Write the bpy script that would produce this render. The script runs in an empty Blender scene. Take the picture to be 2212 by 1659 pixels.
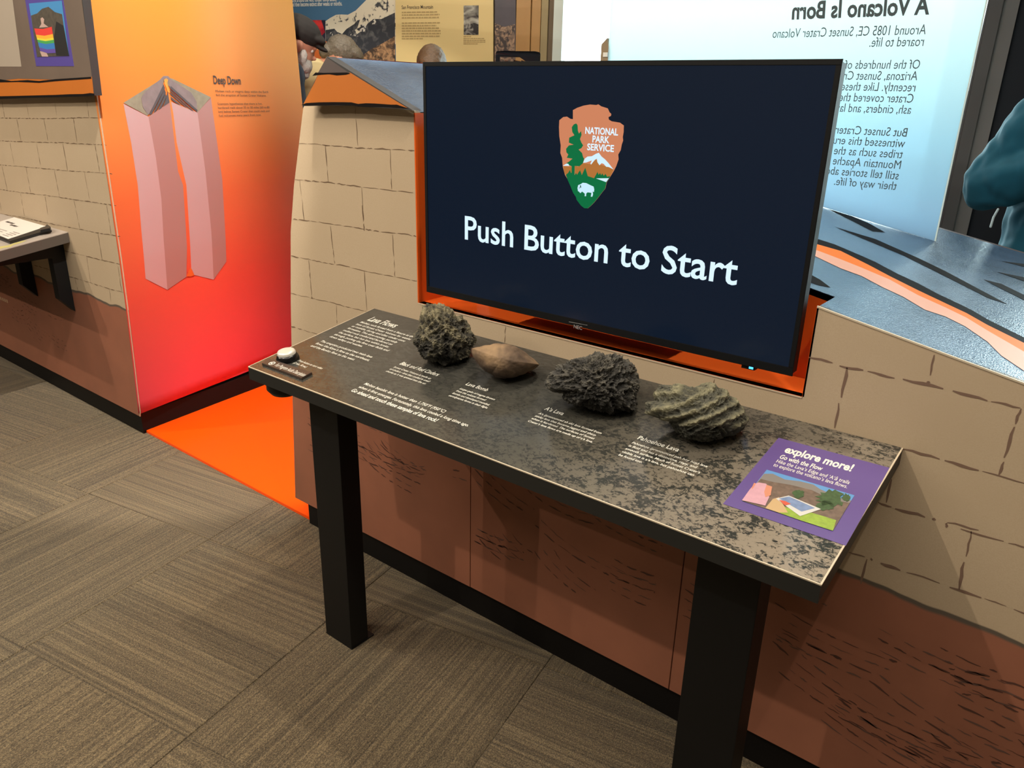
import bpy, bmesh, math, random
import numpy as np
from mathutils import Vector, Matrix, noise
from mathutils.geometry import tessellate_polygon
random.seed(7)
SC = bpy.context.scene
COL = SC.collection

# ------------------------------------------------------------------ camera
F_PX, CX, CY = 1663.0, 1106.0, 829.5
CAM = np.array([0.0, 0.0, 1.5])
def _cal():
    d = lambda p: np.array([p[0]-CX, -(p[1]-CY), -F_PX])
    z = -d((1000, 5250.)); z /= np.linalg.norm(z)
    x = -d((-1150, 150.)); x -= z*x.dot(z); x /= np.linalg.norm(x)
    return np.array([x, np.cross(z, x), z])
RM = _cal()
cam_data = bpy.data.cameras.new('camera')
cam_data.sensor_width = 36.0
cam_data.lens = F_PX/2212*36.0
cam_data.clip_start = 0.02
cam = bpy.data.objects.new('camera', cam_data)
COL.objects.link(cam)
mw = Matrix.Identity(4)
for i in range(3):
    for j in range(3):
        mw[i][j] = RM[i, j]
    mw[i][3] = CAM[i]
cam.matrix_world = mw
SC.camera = cam

# ------------------------------------------------------------------ world, exposure, lights
SC.view_settings.view_transform = 'Standard'
SC.view_settings.look = 'None'
SC.view_settings.gamma = 1.0
SC.view_settings.use_curve_mapping = False
SC.view_settings.exposure = 0.16
world = bpy.data.worlds.new('sky')
SC.world = world
world.use_nodes = True
bgn = world.node_tree.nodes['Background']
bgn.inputs[0].default_value = (0.78, 0.95, 1.0, 1)
bgn.inputs[1].default_value = 11.0
SC.cycles.use_denoising = True
SC.cycles.max_bounces = 8
SC.cycles.transparent_max_bounces = 12
SC.cycles.sample_clamp_indirect = 6.0

def light(name, kind, loc, target, energy, color, size=0.05, spot=60, blend=0.5, size_y=None):
    ld = bpy.data.lights.new(name, kind)
    ld.energy = energy; ld.color = color
    if kind == 'SPOT':
        ld.spot_size = math.radians(spot); ld.spot_blend = blend; ld.shadow_soft_size = size
    else:
        ld.shape = 'RECTANGLE'; ld.size = size; ld.size_y = size_y or size
    o = bpy.data.objects.new(name, ld)
    COL.objects.link(o)
    o.location = loc
    o.rotation_euler = (Vector(target)-Vector(loc)).to_track_quat('-Z', 'Y').to_euler()
    return o
WARM = (1.0, 0.88, 0.71)
light('track_spot_key', 'SPOT', (-2.0, -0.9, 3.4), (-0.8, 1.35, 0.7), 120, WARM, 0.02, 85, 0.6)
light('track_spot_over', 'SPOT', (0.39, 0.5, 3.4), (-0.5, 1.4, 0.6), 70, WARM, 0.02, 85, 0.6)
light('track_spot_table', 'SPOT', (-0.85, 1.6, 3.5), (-0.85, 1.27, 0.86), 130, WARM, 0.03, 62, 0.7)
light('track_spot_left', 'SPOT', (-4.6, -0.9, 3.4), (-3.7, 1.4, 0.9), 150, WARM, 0.02, 85, 0.7)
light('track_spot_left_low', 'SPOT', (-5.4, -2.2, 3.3), (-3.8, 1.4, 0.7), 190, WARM, 0.02, 70, 0.7)
light('fill_spot_conduit', 'SPOT', (-1.6, 1.0, 3.45), (-3.45, 2.2, 1.1), 370, (1.0, 0.92, 0.80), 0.04, 62, 0.15)  # unseen spot added to brighten the magma panel, cone kept off the counter
light('track_spot_mural', 'SPOT', (-3.5, 2.3, 3.4), (-4.4, 4.5, 1.6), 105, WARM, 0.04, 62, 0.6)
light('fill_area_near', 'AREA', (-1.6, -0.8, 3.5), (-1.6, -0.8, 0), 92, (1.0, 0.92, 0.8), 5.0, size_y=2.4)  # broad ambient fill added overhead, stands for no fixture in view
light('fill_area_far', 'AREA', (-2.6, 3.4, 5.9), (-2.6, 3.4, 0), 110, (1.0, 0.92, 0.8), 3.0, size_y=1.5)  # unseen fill added to brighten the people behind the islands

# ------------------------------------------------------------------ helpers
def srgb(r, g, b):
    f = lambda c: (c/255/12.92) if c/255 <= 0.04045 else ((c/255+0.055)/1.055)**2.4
    return (f(r), f(g), f(b), 1.0)

class Frame:
    """a flat piece of the place: origin, two axes in the surface, the normal facing out"""
    def __init__(s, O, u, v):
        s.O = np.array(O, float); s.u = np.array(u, float); s.v = np.array(v, float)
        s.u /= np.linalg.norm(s.u); s.v /= np.linalg.norm(s.v)
        s.n = np.cross(s.u, s.v)
    def pt(s, a, b, off=0.0):
        return tuple(s.O + a*s.u + b*s.v + off*s.n)
    def at(s, px, py):
        r = RM @ np.array([px-CX, -(py-CY), -F_PX])
        t = s.n.dot(s.O-CAM)/s.n.dot(r)
        q = CAM + t*r - s.O
        return (float(q.dot(s.u)), float(q.dot(s.v)))
    def P(s, pts):
        return [s.at(*p) for p in pts]
def ray(px, py):
    r = RM @ np.array([px-CX, -(py-CY), -F_PX]); return r/np.linalg.norm(r)
def along(px, py, t):
    return CAM + t*ray(px, py)
def Z(ox, oy, sc):
    return lambda pts: [(ox+x/sc, oy+y/sc) for x, y in pts]

def node_mat(name):
    m = bpy.data.materials.new(name); m.use_nodes = True
    nt = m.node_tree
    return m, nt, nt.nodes['Principled BSDF']
MATS = {}
def mat(name, col, rough=0.5, spec=0.5, metal=0.0, emit=None, estr=0.0, noise_amt=0.0, noise_scale=30.0, bump=0.0, bscale=200.0, coat=0.0):
    if name in MATS: return MATS[name]
    m, nt, b = node_mat(name)
    b.inputs['Base Color'].default_value = col
    b.inputs['Roughness'].default_value = rough
    b.inputs['Specular IOR Level'].default_value = spec
    b.inputs['Metallic'].default_value = metal
    b.inputs['Coat Weight'].default_value = coat
    if emit:
        b.inputs['Emission Color'].default_value = emit
        b.inputs['Emission Strength'].default_value = estr
    tc = nt.nodes.new('ShaderNodeTexCoord')
    if noise_amt:
        n = nt.nodes.new('ShaderNodeTexNoise'); n.inputs['Scale'].default_value = noise_scale; n.inputs['Detail'].default_value = 5
        nt.links.new(tc.outputs['Object'], n.inputs['Vector'])
        mx = nt.nodes.new('ShaderNodeMix'); mx.data_type = 'RGBA'
        mx.inputs['A'].default_value = tuple(c*(1-noise_amt) for c in col[:3])+(1,)
        mx.inputs['B'].default_value = tuple(min(1, c*(1+noise_amt)) for c in col[:3])+(1,)
        nt.links.new(n.outputs['Fac'], mx.inputs['Factor'])
        nt.links.new(mx.outputs['Result'], b.inputs['Base Color'])
    if bump:
        n2 = nt.nodes.new('ShaderNodeTexNoise'); n2.inputs['Scale'].default_value = bscale; n2.inputs['Detail'].default_value = 3
        nt.links.new(tc.outputs['Object'], n2.inputs['Vector'])
        bp = nt.nodes.new('ShaderNodeBump'); bp.inputs['Strength'].default_value = bump; bp.inputs['Distance'].default_value = 0.002
        nt.links.new(n2.outputs['Fac'], bp.inputs['Height'])
        nt.links.new(bp.outputs['Normal'], b.inputs['Normal'])
    MATS[name] = m
    return m

def mesh_obj(name, verts, faces, material, parent=None, smooth=False):
    me = bpy.data.meshes.new(name)
    me.from_pydata([tuple(map(float, v)) for v in verts], [], faces)
    me.update()
    return link(name, me, material, parent, smooth)
def link(name, me, material, parent=None, smooth=False):
    o = bpy.data.objects.new(name, me)
    COL.objects.link(o)
    if material:
        me.materials.clear(); me.materials.append(material)
    if smooth:
        for p in me.polygons: p.use_smooth = True
    if parent is not None:
        o.parent = parent
        o.matrix_parent_inverse = parent.matrix_world.inverted()
    return o
def empty(name, loc, label=None, cat=None, group=None, kind=None):
    o = bpy.data.objects.new(name, None)
    o.location = tuple(map(float, loc)); COL.objects.link(o)
    o.matrix_world = Matrix.Translation(Vector(tuple(map(float, loc))))
    return tag(o, label, cat, group, kind)
def tag(o, label=None, cat=None, group=None, kind=None):
    if label: o['label'] = label
    if cat: o['category'] = cat
    if group: o['group'] = group
    if kind: o['kind'] = kind
    return o

def bm_to(name, bm, material, parent=None, smooth=False):
    me = bpy.data.meshes.new(name)
    bmesh.ops.recalc_face_normals(bm, faces=bm.faces)
    bm.to_mesh(me); bm.free()
    return link(name, me, material, parent, smooth)

def bm_box(bm, lo, hi):
    v = [bm.verts.new((x, y, z)) for x in (lo[0], hi[0]) for y in (lo[1], hi[1]) for z in (lo[2], hi[2])]
    for f in ((0,1,3,2), (4,6,7,5), (0,4,5,1), (2,3,7,6), (0,2,6,4), (1,5,7,3)):
        bm.faces.new([v[i] for i in f])
def box(name, lo, hi, material, parent=None, bevel=0.0, seg=2):
    bm = bmesh.new(); bm_box(bm, lo, hi)
    if bevel:
        bmesh.ops.bevel(bm, geom=bm.edges[:], offset=bevel, segments=seg, affect='EDGES', profile=0.6)
    return bm_to(name, bm, material, parent)

def prism(name, pts, frame, thick, material, parent=None, off=0.0, bevel=0.0):
    """a polygon in a frame, given real thickness behind its face"""
    bm = bmesh.new()
    f = [bm.verts.new(frame.pt(a, b, off)) for a, b in pts]
    k = [bm.verts.new(frame.pt(a, b, off-thick)) for a, b in pts]
    n = len(pts)
    if n > 4:
        for t in tessellate_polygon([[Vector((a, b, 0)) for a, b in pts]]):
            bm.faces.new([f[i] for i in t]); bm.faces.new([k[i] for i in t[::-1]])
    else:
        bm.faces.new(f); bm.faces.new(k[::-1])
    for i in range(n):
        bm.faces.new((f[i], k[i], k[(i+1) % n], f[(i+1) % n]))
    if bevel:
        es = [e for e in bm.edges if all(v in f for v in e.verts)]
        bmesh.ops.bevel(bm, geom=es, offset=bevel, segments=2, affect='EDGES')
    bmesh.ops.triangulate(bm, faces=[x for x in bm.faces if len(x.verts) > 4])
    return bm_to(name, bm, material, parent)

def flat(name, polys, frame, off, material, parent=None, cut=None):
    """flat print: polygons lying on a surface"""
    bm = bmesh.new()
    for pts in polys:
        try:
            bm.faces.new([bm.verts.new((a, b, 0)) for a, b in pts])
        except ValueError:
            pass
    if cut:
        lo = min(v.co.y for v in bm.verts); hi = max(v.co.y for v in bm.verts)
        y = lo+cut
        while y < hi:
            bmesh.ops.bisect_plane(bm, geom=bm.verts[:]+bm.edges[:]+bm.faces[:], plane_co=(0, y, 0), plane_no=(0, 1, 0))
            y += cut
    bmesh.ops.triangulate(bm, faces=[x for x in bm.faces if len(x.verts) > 4])
    for v in bm.verts:
        v.co = Vector(frame.pt(v.co.x, v.co.y, off))
    me = bpy.data.meshes.new(name); bm.to_mesh(me); bm.free()
    return link(name, me, material, parent)

# ---- lettering
_font_cache = {}
def glyph_mesh(body, bold, shear):
    key = (body, bold, shear)
    if key in _font_cache: return _font_cache[key]
    cu = bpy.data.curves.new('t', 'FONT')
    cu.body = body; cu.size = 1.0; cu.resolution_u = 3; cu.offset = bold; cu.shear = shear
    ob = bpy.data.objects.new('t', cu)
    me = bpy.data.meshes.new_from_object(ob)
    vs = np.array([v.co[:] for v in me.vertices]) if len(me.vertices) else np.zeros((0, 3))
    fs = [tuple(p.vertices) for p in me.polygons]
    bpy.data.meshes.remove(me); bpy.data.objects.remove(ob); bpy.data.curves.remove(cu)
    _font_cache[key] = (vs, fs)
    return vs, fs
def lettering(name, rows, frame, material, parent=None, off=0.0005, bold=0.0, shear=0.0, mirror=False):
    """rows: (text, start (a,b), width, em height) with the baseline along the frame's u axis"""
    V, Fc = [], []
    for body, (a, b), width, em in rows:
        vs, fs = glyph_mesh(body, bold, shear)
        if not len(vs): continue
        x0, x1 = vs[:, 0].min(), vs[:, 0].max()
        k = width/(x1-x0)
        base = len(V)
        for x, y, _ in vs:
            dx = (x-x0)*k
            V.append(frame.pt(a+(-dx if mirror else dx), b+y*em, off))
        Fc += [tuple(base+i for i in (f[::-1] if mirror else f)) for f in fs]
    return mesh_obj(name, V, Fc, material, parent)
def text_width(body, bold=0.0, shear=0.0):
    vs, _ = glyph_mesh(body, bold, shear)
    return vs[:, 0].max()-vs[:, 0].min()
def block(name, lines, p_first, p_last, ref, p_end, frame, material, parent, bold=0.0, shear=0.0, em=None, mirror=False, lead=1.22, off=0.0005):
    """left-aligned lines whose first and last baselines start at two photograph points; line `ref` ends at p_end"""
    a0, b0 = frame.at(*p_first)
    n = len(lines)
    if n > 1:
        a1, b1 = frame.at(*p_last)
    else:
        a1, b1 = a0, b0
    da = (a0+a1)/2
    ae, _ = frame.at(*p_end)
    k = abs(ae-da)/text_width(lines[ref], bold, shear)
    pitch = (b0-b1)/(n-1) if n > 1 else 0
    e = em or pitch/lead
    rows = [(t, (da, b0-i*pitch), text_width(t, bold, shear)*k, e) for i, t in enumerate(lines) if t]
    return lettering(name, rows, frame, material, parent, off, bold, shear, mirror)

def strokes(name, lines, frame, off, material, parent, w=(0.0015, 0.0042), dash=(0.02, 0.07), gap=(0.002, 0.012), rnd=None):
    """hand-painted broken lines"""
    rnd = rnd or random
    V, Fc = [], []
    for pts in lines:
        P = [np.array(p) for p in pts]
        seg = [np.linalg.norm(P[i+1]-P[i]) for i in range(len(P)-1)]
        L = sum(seg)
        def pos(s):
            for i, l in enumerate(seg):
                if s <= l or i == len(seg)-1:
                    return P[i]+(P[i+1]-P[i])*(s/l if l else 0), (P[i+1]-P[i])/(l or 1)
                s -= l
        s = 0.0
        while s < L-0.003:
            l = min(rnd.uniform(*dash), L-s)
            wd = rnd.uniform(*w)
            k = 4
            top, bot = [], []
            for i in range(k+1):
                c, t = pos(s+l*i/k)
                nrm = np.array([-t[1], t[0]])
                h = wd*(0.25+0.75*math.sin(math.pi*min(1, max(0, (i+0.15)/(k+0.3))))*rnd.uniform(0.6, 1.1))/2
                c = c+nrm*rnd.uniform(-0.0012, 0.0012)
                top.append(c+nrm*h); bot.append(c-nrm*h)
            base = len(V)
            for q in top+bot: V.append(frame.pt(q[0], q[1], off))
            for i in range(k): Fc.append((base+i, base+k+1+i, base+k+2+i, base+i+1))
            s += l+rnd.uniform(*gap)
    return tag(mesh_obj(name, V, Fc, material, parent), kind='stuff')
def greek(name, rows, frame, off, material, parent, h):
    """lines of print too small to read: a row of word-long marks"""
    polys = []
    for (a, b), width in rows:
        x = a
        while x < a+width:
            w = min(random.uniform(1.2, 4.5)*h, a+width-x)
            polys.append([(x, b), (x+w, b), (x+w, b+h), (x, b+h)])
            x += w+h*0.5
    return tag(flat(name, polys, frame, off, material, parent), kind='stuff')

# ------------------------------------------------------------------ frames of the place
WY = 1.48
WALL = Frame((0, WY, 0), (1, 0, 0), (0, 0, 1))
CAP = Frame((0, 1.44, 0), (1, 0, 0), (0, 0, 1))
TVF = Frame((0, 1.462, 0), (1, 0, 0), (0, 0, 1))
ACR = Frame((0, 2.485, 0), (1, 0, 0), (0, 0, 1))
TABZ0, TABY0, TABY1, TABZ1 = 0.8305, 1.048, 1.479, 0.9
TAB = Frame((-1.681, TABY0, TABZ0), (1, 0, 0), (0, TABY1-TABY0, TABZ1-TABZ0))

FLOOR = Frame((0, 0, 0), (1, 0, 0), (0, 1, 0))
bd = np.array([0.958, 0.288, 0]); bd /= np.linalg.norm(bd)
BACK = Frame(along(900, 80, 6.2)*np.array([1, 1, 0]), bd, (0, 0, 1))

# ------------------------------------------------------------------ shared materials
M_black = mat('black_metal', srgb(13, 13, 14), 0.5, 0.3, bump=0.05)
M_kick = mat('toe_kick_black', srgb(13, 11, 11), 0.55, 0.25)
M_edge = mat('laminate_edge', srgb(205, 190, 165), 0.5)
M_white = mat('print_white', srgb(238, 236, 225), 0.5)
M_ink = mat('print_ink', srgb(62, 52, 46), 0.6)
M_ink2 = mat('print_faint_ink', srgb(178, 154, 104), 0.6)
M_orange = mat('print_orange', srgb(198, 112, 42), 0.45, 0.4, noise_amt=0.05, noise_scale=8)
M_crackblack = mat('print_black', srgb(24, 20, 20), 0.7, 0.08)
M_capside = mat('cap_edge_grey', srgb(62, 60, 60), 0.5)
M_stone = mat('print_stone', srgb(92, 80, 78), 0.5, noise_amt=0.25, noise_scale=9)

def wall_print():
    """tan ashlar tone above a red-earth band with a wavy painted edge"""
    m, nt, b = node_mat('mural_wall_print'); N = nt.nodes; L = nt.links
    g = N.new('ShaderNodeNewGeometry')
    sep = N.new('ShaderNodeSeparateXYZ'); L.new(g.outputs['Position'], sep.inputs[0])
    n1 = N.new('ShaderNodeTexNoise'); n1.inputs['Scale'].default_value = 3.2; n1.inputs['Detail'].default_value = 3
    L.new(g.outputs['Position'], n1.inputs['Vector'])
    n2 = N.new('ShaderNodeTexNoise'); n2.inputs['Scale'].default_value = 7.0; n2.inputs['Detail'].default_value = 6
    L.new(g.outputs['Position'], n2.inputs['Vector'])
    n3 = N.new('ShaderNodeTexNoise'); n3.inputs['Scale'].default_value = 420.0; n3.inputs['Detail'].default_value = 2
    L.new(g.outputs['Position'], n3.inputs['Vector'])
    a = N.new('ShaderNodeMath'); a.operation = 'MULTIPLY_ADD'; a.inputs[1].default_value = 0.10; a.inputs[2].default_value = -0.05
    L.new(n1.outputs['Fac'], a.inputs[0])
    z = N.new('ShaderNodeMath'); z.operation = 'ADD'; L.new(sep.outputs['Z'], z.inputs[0]); L.new(a.outputs[0], z.inputs[1])
    def lin(lo, hi):
        r = N.new('ShaderNodeMapRange'); r.inputs[1].default_value = lo; r.inputs[2].default_value = hi
        L.new(z.outputs[0], r.inputs[0]); return r.outputs[0]
    def mix(f, A, B):
        x = N.new('ShaderNodeMix'); x.data_type = 'RGBA'
        if hasattr(f, 'node'): L.new(f, x.inputs['Factor'])
        else: x.inputs['Factor'].default_value = f
        for nm, c in (('A', A), ('B', B)):
            if hasattr(c, 'node'): L.new(c, x.inputs[nm])
            else: x.inputs[nm].default_value = c
        return x.outputs['Result']
    red = mix(n2.outputs['Fac'], srgb(136, 88, 69), srgb(168, 108, 84))
    tan = mix(n2.outputs['Fac'], srgb(187, 165, 137), srgb(198, 178, 151))
    grain = N.new('ShaderNodeMapRange'); grain.inputs[1].default_value = 0.35; grain.inputs[2].default_value = 0.7
    L.new(n3.outputs['Fac'], grain.inputs[0])
    tan = mix(grain.outputs[0], tan, srgb(189, 167, 139))
    edge = mix(lin(0.588, 0.594), red, srgb(96, 86, 76))
    c = mix(lin(0.600, 0.603), edge, tan)
    L.new(c, b.inputs['Base Color'])
    b.inputs['Roughness'].default_value = 0.42
    b.inputs['Specular IOR Level'].default_value = 0.35
    return m
M_wall = wall_print()
M_mortar = mat('mortar_paint', srgb(112, 88, 66), 0.6)
M_mortar_r = mat('mortar_paint_mauve', srgb(124, 98, 82), 0.6)
M_brush = mat('brush_paint', srgb(86, 54, 44), 0.6)
M_brush2 = mat('brush_paint_grey', srgb(104, 76, 66), 0.6)

# ------------------------------------------------------------------ floor with carpet tiles
def carpet():
    m, nt, b = node_mat('striped_carpet'); N = nt.nodes; L = nt.links
    tc = N.new('ShaderNodeTexCoord'); oi = N.new('ShaderNodeObjectInfo')
    off = N.new('ShaderNodeVectorMath'); off.operation = 'SCALE'; off.inputs[0].default_value = (13.1, 7.7, 3.3)
    L.new(oi.outputs['Random'], off.inputs['Scale'])
    ad = N.new('ShaderNodeVectorMath'); L.new(tc.outputs['Object'], ad.inputs[0]); L.new(off.outputs[0], ad.inputs[1])
    def tex(sx, sy, det, rough=0.6):
        mp = N.new('ShaderNodeMapping'); mp.inputs['Scale'].default_value = (sx, sy, 1)
        L.new(ad.outputs[0], mp.inputs['Vector'])
        n = N.new('ShaderNodeTexNoise'); n.inputs['Scale'].default_value = 1.0; n.inputs['Detail'].default_value = det; n.inputs['Roughness'].default_value = rough
        L.new(mp.outputs[0], n.inputs['Vector']); return n.outputs['Fac']
    fine = tex(0.9, 140, 2.0)
    broad = tex(0.35, 30, 1)
    grain = tex(300, 330, 2)
    def rng(v, lo, hi):
        r = N.new('ShaderNodeMapRange'); r.inputs[1].default_value = lo; r.inputs[2].default_value = hi; L.new(v, r.inputs[0]); return r.outputs[0]
    def mth(op, a, b_):
        x = N.new('ShaderNodeMath'); x.operation = op
        for i, c in ((0, a), (1, b_)):
            if hasattr(c, 'node'): L.new(c, x.inputs[i])
            else: x.inputs[i].default_value = c
        return x.outputs[0]
    h = mth('ADD', mth('MULTIPLY', rng(fine, 0.32, 0.68), 0.30), mth('ADD', mth('MULTIPLY', rng(broad, 0.3, 0.7), 0.10), mth('MULTIPLY', rng(grain, 0.28, 0.72), 0.60)))
    cr = N.new('ShaderNodeValToRGB')
    e = cr.color_ramp.elements
    e[0].position = 0.16; e[0].color = srgb(52, 44, 32)
    e[1].position = 0.88; e[1].color = srgb(150, 131, 98)
    k = e.new(0.5); k.color = srgb(98, 84, 62)
    L.new(h, cr.inputs[0]); L.new(cr.outputs[0], b.inputs['Base Color'])
    b.inputs['Roughness'].default_value = 0.85
    b.inputs['Specular IOR Level'].default_value = 0.25
    b.inputs['Sheen Weight'].default_value = 0.15
    bp = N.new('ShaderNodeBump'); bp.inputs['Strength'].default_value = 0.8; bp.inputs['Distance'].default_value = 0.004
    L.new(h, bp.inputs['Height']); L.new(bp.outputs[0], b.inputs['Normal'])
    return m
M_carpet = carpet()
ROOM = [(-8.5, -3.4), (4.5, -3.4), (4.5, 7.12), (-8.5, 3.21)]
floor = tag(prism('floor', ROOM, Frame((0, 0, -0.006), (1, 0, 0), (0, 1, 0)), 0.054, mat('floor_slab', srgb(96, 84, 68), 0.9)), 'striped brown carpet tile floor running under the exhibit walls', 'floor', kind='structure')
TP, TA = 0.66, math.radians(10.6)
e1 = np.array([math.cos(TA), math.sin(TA)]); e2 = np.array([-math.sin(TA), math.cos(TA)])
T0 = np.array([-2.285, 1.20])
bm = bmesh.new()
bm_box(bm, (-TP/2+0.0006, -TP/2+0.0006, -0.006), (TP/2-0.0006, TP/2-0.0006, 0.0))
bmesh.ops.bevel(bm, geom=[e for e in bm.edges if all(v.co.z > -0.001 for v in e.verts)], offset=0.0018, segments=1, affect='EDGES')
tile_me = bpy.data.meshes.new('carpet_tile'); bm.to_mesh(tile_me); bm.free(); tile_me.materials.append(M_carpet)
for i in range(-14, 12):
    for j in range(-7, 7):
        c = T0 + TP*((i+0.5)*e1 + (j+0.5)*e2)
        if -7.0 < c[0] < 1.6 and -1.6 < c[1] < 2.4:
            o = bpy.data.objects.new('carpet_tile', tile_me); COL.objects.link(o)
            o.location = (c[0], c[1], 0)
            o.rotation_euler = (0, 0, TA + (0 if (i+j) % 2 else math.pi/2))
            o.parent = floor

# ------------------------------------------------------------------ room shell
M_ceil = mat('ceiling_paint', srgb(120, 108, 92), 0.9)
M_plain = mat('warm_wall_paint', srgb(112, 98, 80), 0.9)
M_navy = mat('dark_navy_wall', srgb(28, 36, 46), 0.8)
M_wood = mat('wood_trim_wood', srgb(176, 136, 84), 0.5, noise_amt=0.12, noise_scale=6)
M_post = mat('brown_post_paint', srgb(100, 102, 104), 0.7)
M_frame = mat('window_frame_white', srgb(214, 226, 220), 0.5)
tag(prism('ceiling', ROOM, Frame((0, 0, 6.3), (1, 0, 0), (0, 1, 0)), 0.1, M_ceil), 'plain ceiling over the exhibit hall', 'ceiling', kind='structure')
tag(box('wall_left', (-8.6, -3.4, -0.06), (-8.5, 3.2, 6.3), M_plain), 'plain wall at the far left of the hall', 'wall', kind='structure')
tag(box('wall_right', (4.5, -3.4, -0.06), (4.6, 7.1, 6.3), M_plain), 'plain wall at the right of the hall', 'wall', kind='structure')
tag(box('wall_front', (-8.5, -3.5, -0.06), (4.5, -3.4, 6.3), M_plain), 'plain wall behind the viewer', 'wall', kind='structure')
sB = lambda px, py=100: BACK.at(px, py)[0]
s_wl, s_wr, s_post, s_dark = sB(1206), sB(2030, 300), sB(2148, 240), sB(2232, 250)
def bslab(name, s0, s1, z0, z1, m, t=0.12, off=0.0, parent=None):
    return prism(name, [(s0, z0), (s1, z0), (s1, z1), (s0, z1)], BACK, t, m, parent, off)
wb = tag(empty('wall_back', BACK.pt(0, 0)), 'far wall with mural graphics and daylight windows', 'wall', kind='structure')
s_trim = sB(1116, 60)
CL0, CL1, CS0, CS1 = 4.9, 6.0, 1.3, 7.0
bslab('mural_side', -4.35, s_wl, 0, CL0, M_plain, parent=wb)
bslab('under_window', s_wl, s_wr, 0, 0.75, M_navy, parent=wb)
bslab('over_window', s_wl, s_wr, 3.1, CL0, M_plain, parent=wb)
bslab('dark_pier', s_post, s_dark, 0, 3.6, M_navy, parent=wb)
bslab('over_pier', s_wr, s_dark, 3.6, CL0, M_plain, parent=wb)
bslab('under_side_window', s_dark, s_dark+2.6, 0, 0.6, M_navy, parent=wb)
bslab('over_side_window', s_dark, s_dark+2.6, 3.1, CL0, M_plain, parent=wb)
bslab('side_end', s_dark+2.6, s_dark+5.25, 0, CL0, M_plain, parent=wb)
bslab('clerestory_end', -4.35, CS0, CL0, 6.2, M_plain, parent=wb)
bslab('clerestory_end', CS1, s_dark+5.25, CL0, 6.2, M_plain, parent=wb)
bslab('clerestory_lintel', CS0, CS1, CL1, 6.2, M_plain, parent=wb)
# brown post between the windows
po = tag(empty('trim_2', BACK.pt(s_wr, 0)), 'grey brown post at the right edge of the printed acrylic panel', 'post', kind='structure')
third = (s_post-s_wr)
bslab('post_board', s_wr-0.02, s_wr+third*0.42, 0, 3.6, M_post, 0.14, 0.012, po)
bslab('post_board', s_wr+third*0.425, s_wr+third*0.68, 0, 3.6, M_post, 0.14, 0.03, po)
bslab('post_board', s_wr+third*0.685, s_post, 0, 3.6, mat('post_paint_light', srgb(126, 128, 130), 0.7), 0.14, 0.016, po)
# wood trim beside the window
tr = tag(empty('trim_1', BACK.pt(s_trim, 0)), 'honey coloured wood casing between the mural and the window', 'trim', kind='structure')
for a, b_, o_ in ((1117, 1139, 0.02), (1139.6, 1149, 0.035), (1149.6, 1169, 0.02)):
    bslab('casing_board', sB(a, 60), sB(b_, 60), 0, 3.6, M_wood, 0.03, o_, tr)
bslab('casing_board', sB(1169.5, 60), sB(1184, 60), 0, 3.6, mat('casing_grey_wood', srgb(158, 142, 104), 0.6), 0.03, 0.012, tr)  # greyer wood tone on the last board
def glass_mat():
    m, nt, b = node_mat('window_glass')
    for n in list(nt.nodes):
        if n.type != 'OUTPUT_MATERIAL': nt.nodes.remove(n)
    out = [n for n in nt.nodes][0]
    t = nt.nodes.new('ShaderNodeBsdfTransparent'); t.inputs[0].default_value = (0.95, 0.98, 0.97, 1)
    g = nt.nodes.new('ShaderNodeBsdfGlossy'); g.inputs['Roughness'].default_value = 0.02
    f = nt.nodes.new('ShaderNodeFresnel'); f.inputs[0].default_value = 1.45
    mx = nt.nodes.new('ShaderNodeMixShader')
    nt.links.new(f.outputs[0], mx.inputs[0]); nt.links.new(t.outputs[0], mx.inputs[1]); nt.links.new(g.outputs[0], mx.inputs[2])
    nt.links.new(mx.outputs[0], out.inputs[0])
    return m
M_glass = glass_mat()
def window(name, s0, s1, z0, z1, label, mull):
    w = tag(empty(name, BACK.pt(s0, z0)), label, 'window', kind='structure')
    t = 0.05
    bslab('frame_jamb', s0-0.015 if name == 'window_1' else s0, s0+(t if name == 'window_1' else 0.012), z0, z1, M_frame if name == 'window_1' else M_navy, 0.1, 0.02 if name == 'window_1' else 0.0, w)
    bslab('frame_jamb', s1-t, s1, z0, z1, M_frame, 0.1, 0.0, w)
    bslab('frame_head', s0+t, s1-t, z1-t, z1, M_frame, 0.1, 0.0, w)
    bslab('window_sill', s0+t, s1-t, z0, z0+t, M_frame, 0.1, 0.0, w)
    n = mull+1
    for i in range(mull):
        c = s0+(s1-s0)*(i+1)/n
        bslab('mullion', c-0.025, c+0.025, z0+t, z1-t, M_frame, 0.08, -0.01, w)
    for i in range(n):
        a = s0+(s1-s0)*i/n+(0.012 if i == 0 else 0.05); b2 = s0+(s1-s0)*(i+1)/n-0.05
        bslab('pane', a, b2, z0+t, z1-t, M_glass, 0.006, -0.05, w)
    ld = bpy.data.lights.new(name+'_portal', 'AREA'); ld.shape = 'RECTANGLE'; ld.size = s1-s0; ld.size_y = z1-z0
    ld.cycles.is_portal = True
    lo = bpy.data.objects.new(name+'_portal', ld); COL.objects.link(lo)
    c = Vector(BACK.pt((s0+s1)/2, (z0+z1)/2, -0.13))
    lo.location = c
    lo.rotation_euler = Vector(tuple(BACK.n)).to_track_quat('-Z', 'Y').to_euler()
window('window_1', s_wl-0.02, s_wr, 0.75, 3.1, 'overexposed window behind the printed acrylic panel', 0)
window('window_2', s_dark, s_dark+2.6, 0.6, 3.1, 'bright window beyond the person in teal', 1)
window('window_3', CS0, CS1, CL0, CL1, 'high clerestory window above the far wall', 3)
g = prism('ground_outside', [(-14, -26), (22, -26), (22, 0), (-14, 0)], Frame(BACK.pt(0, -0.3, -0.2), -BACK.u*-1, -BACK.n*-1), 0.05, mat('pale_ground', srgb(190, 190, 180), 0.9))
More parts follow.
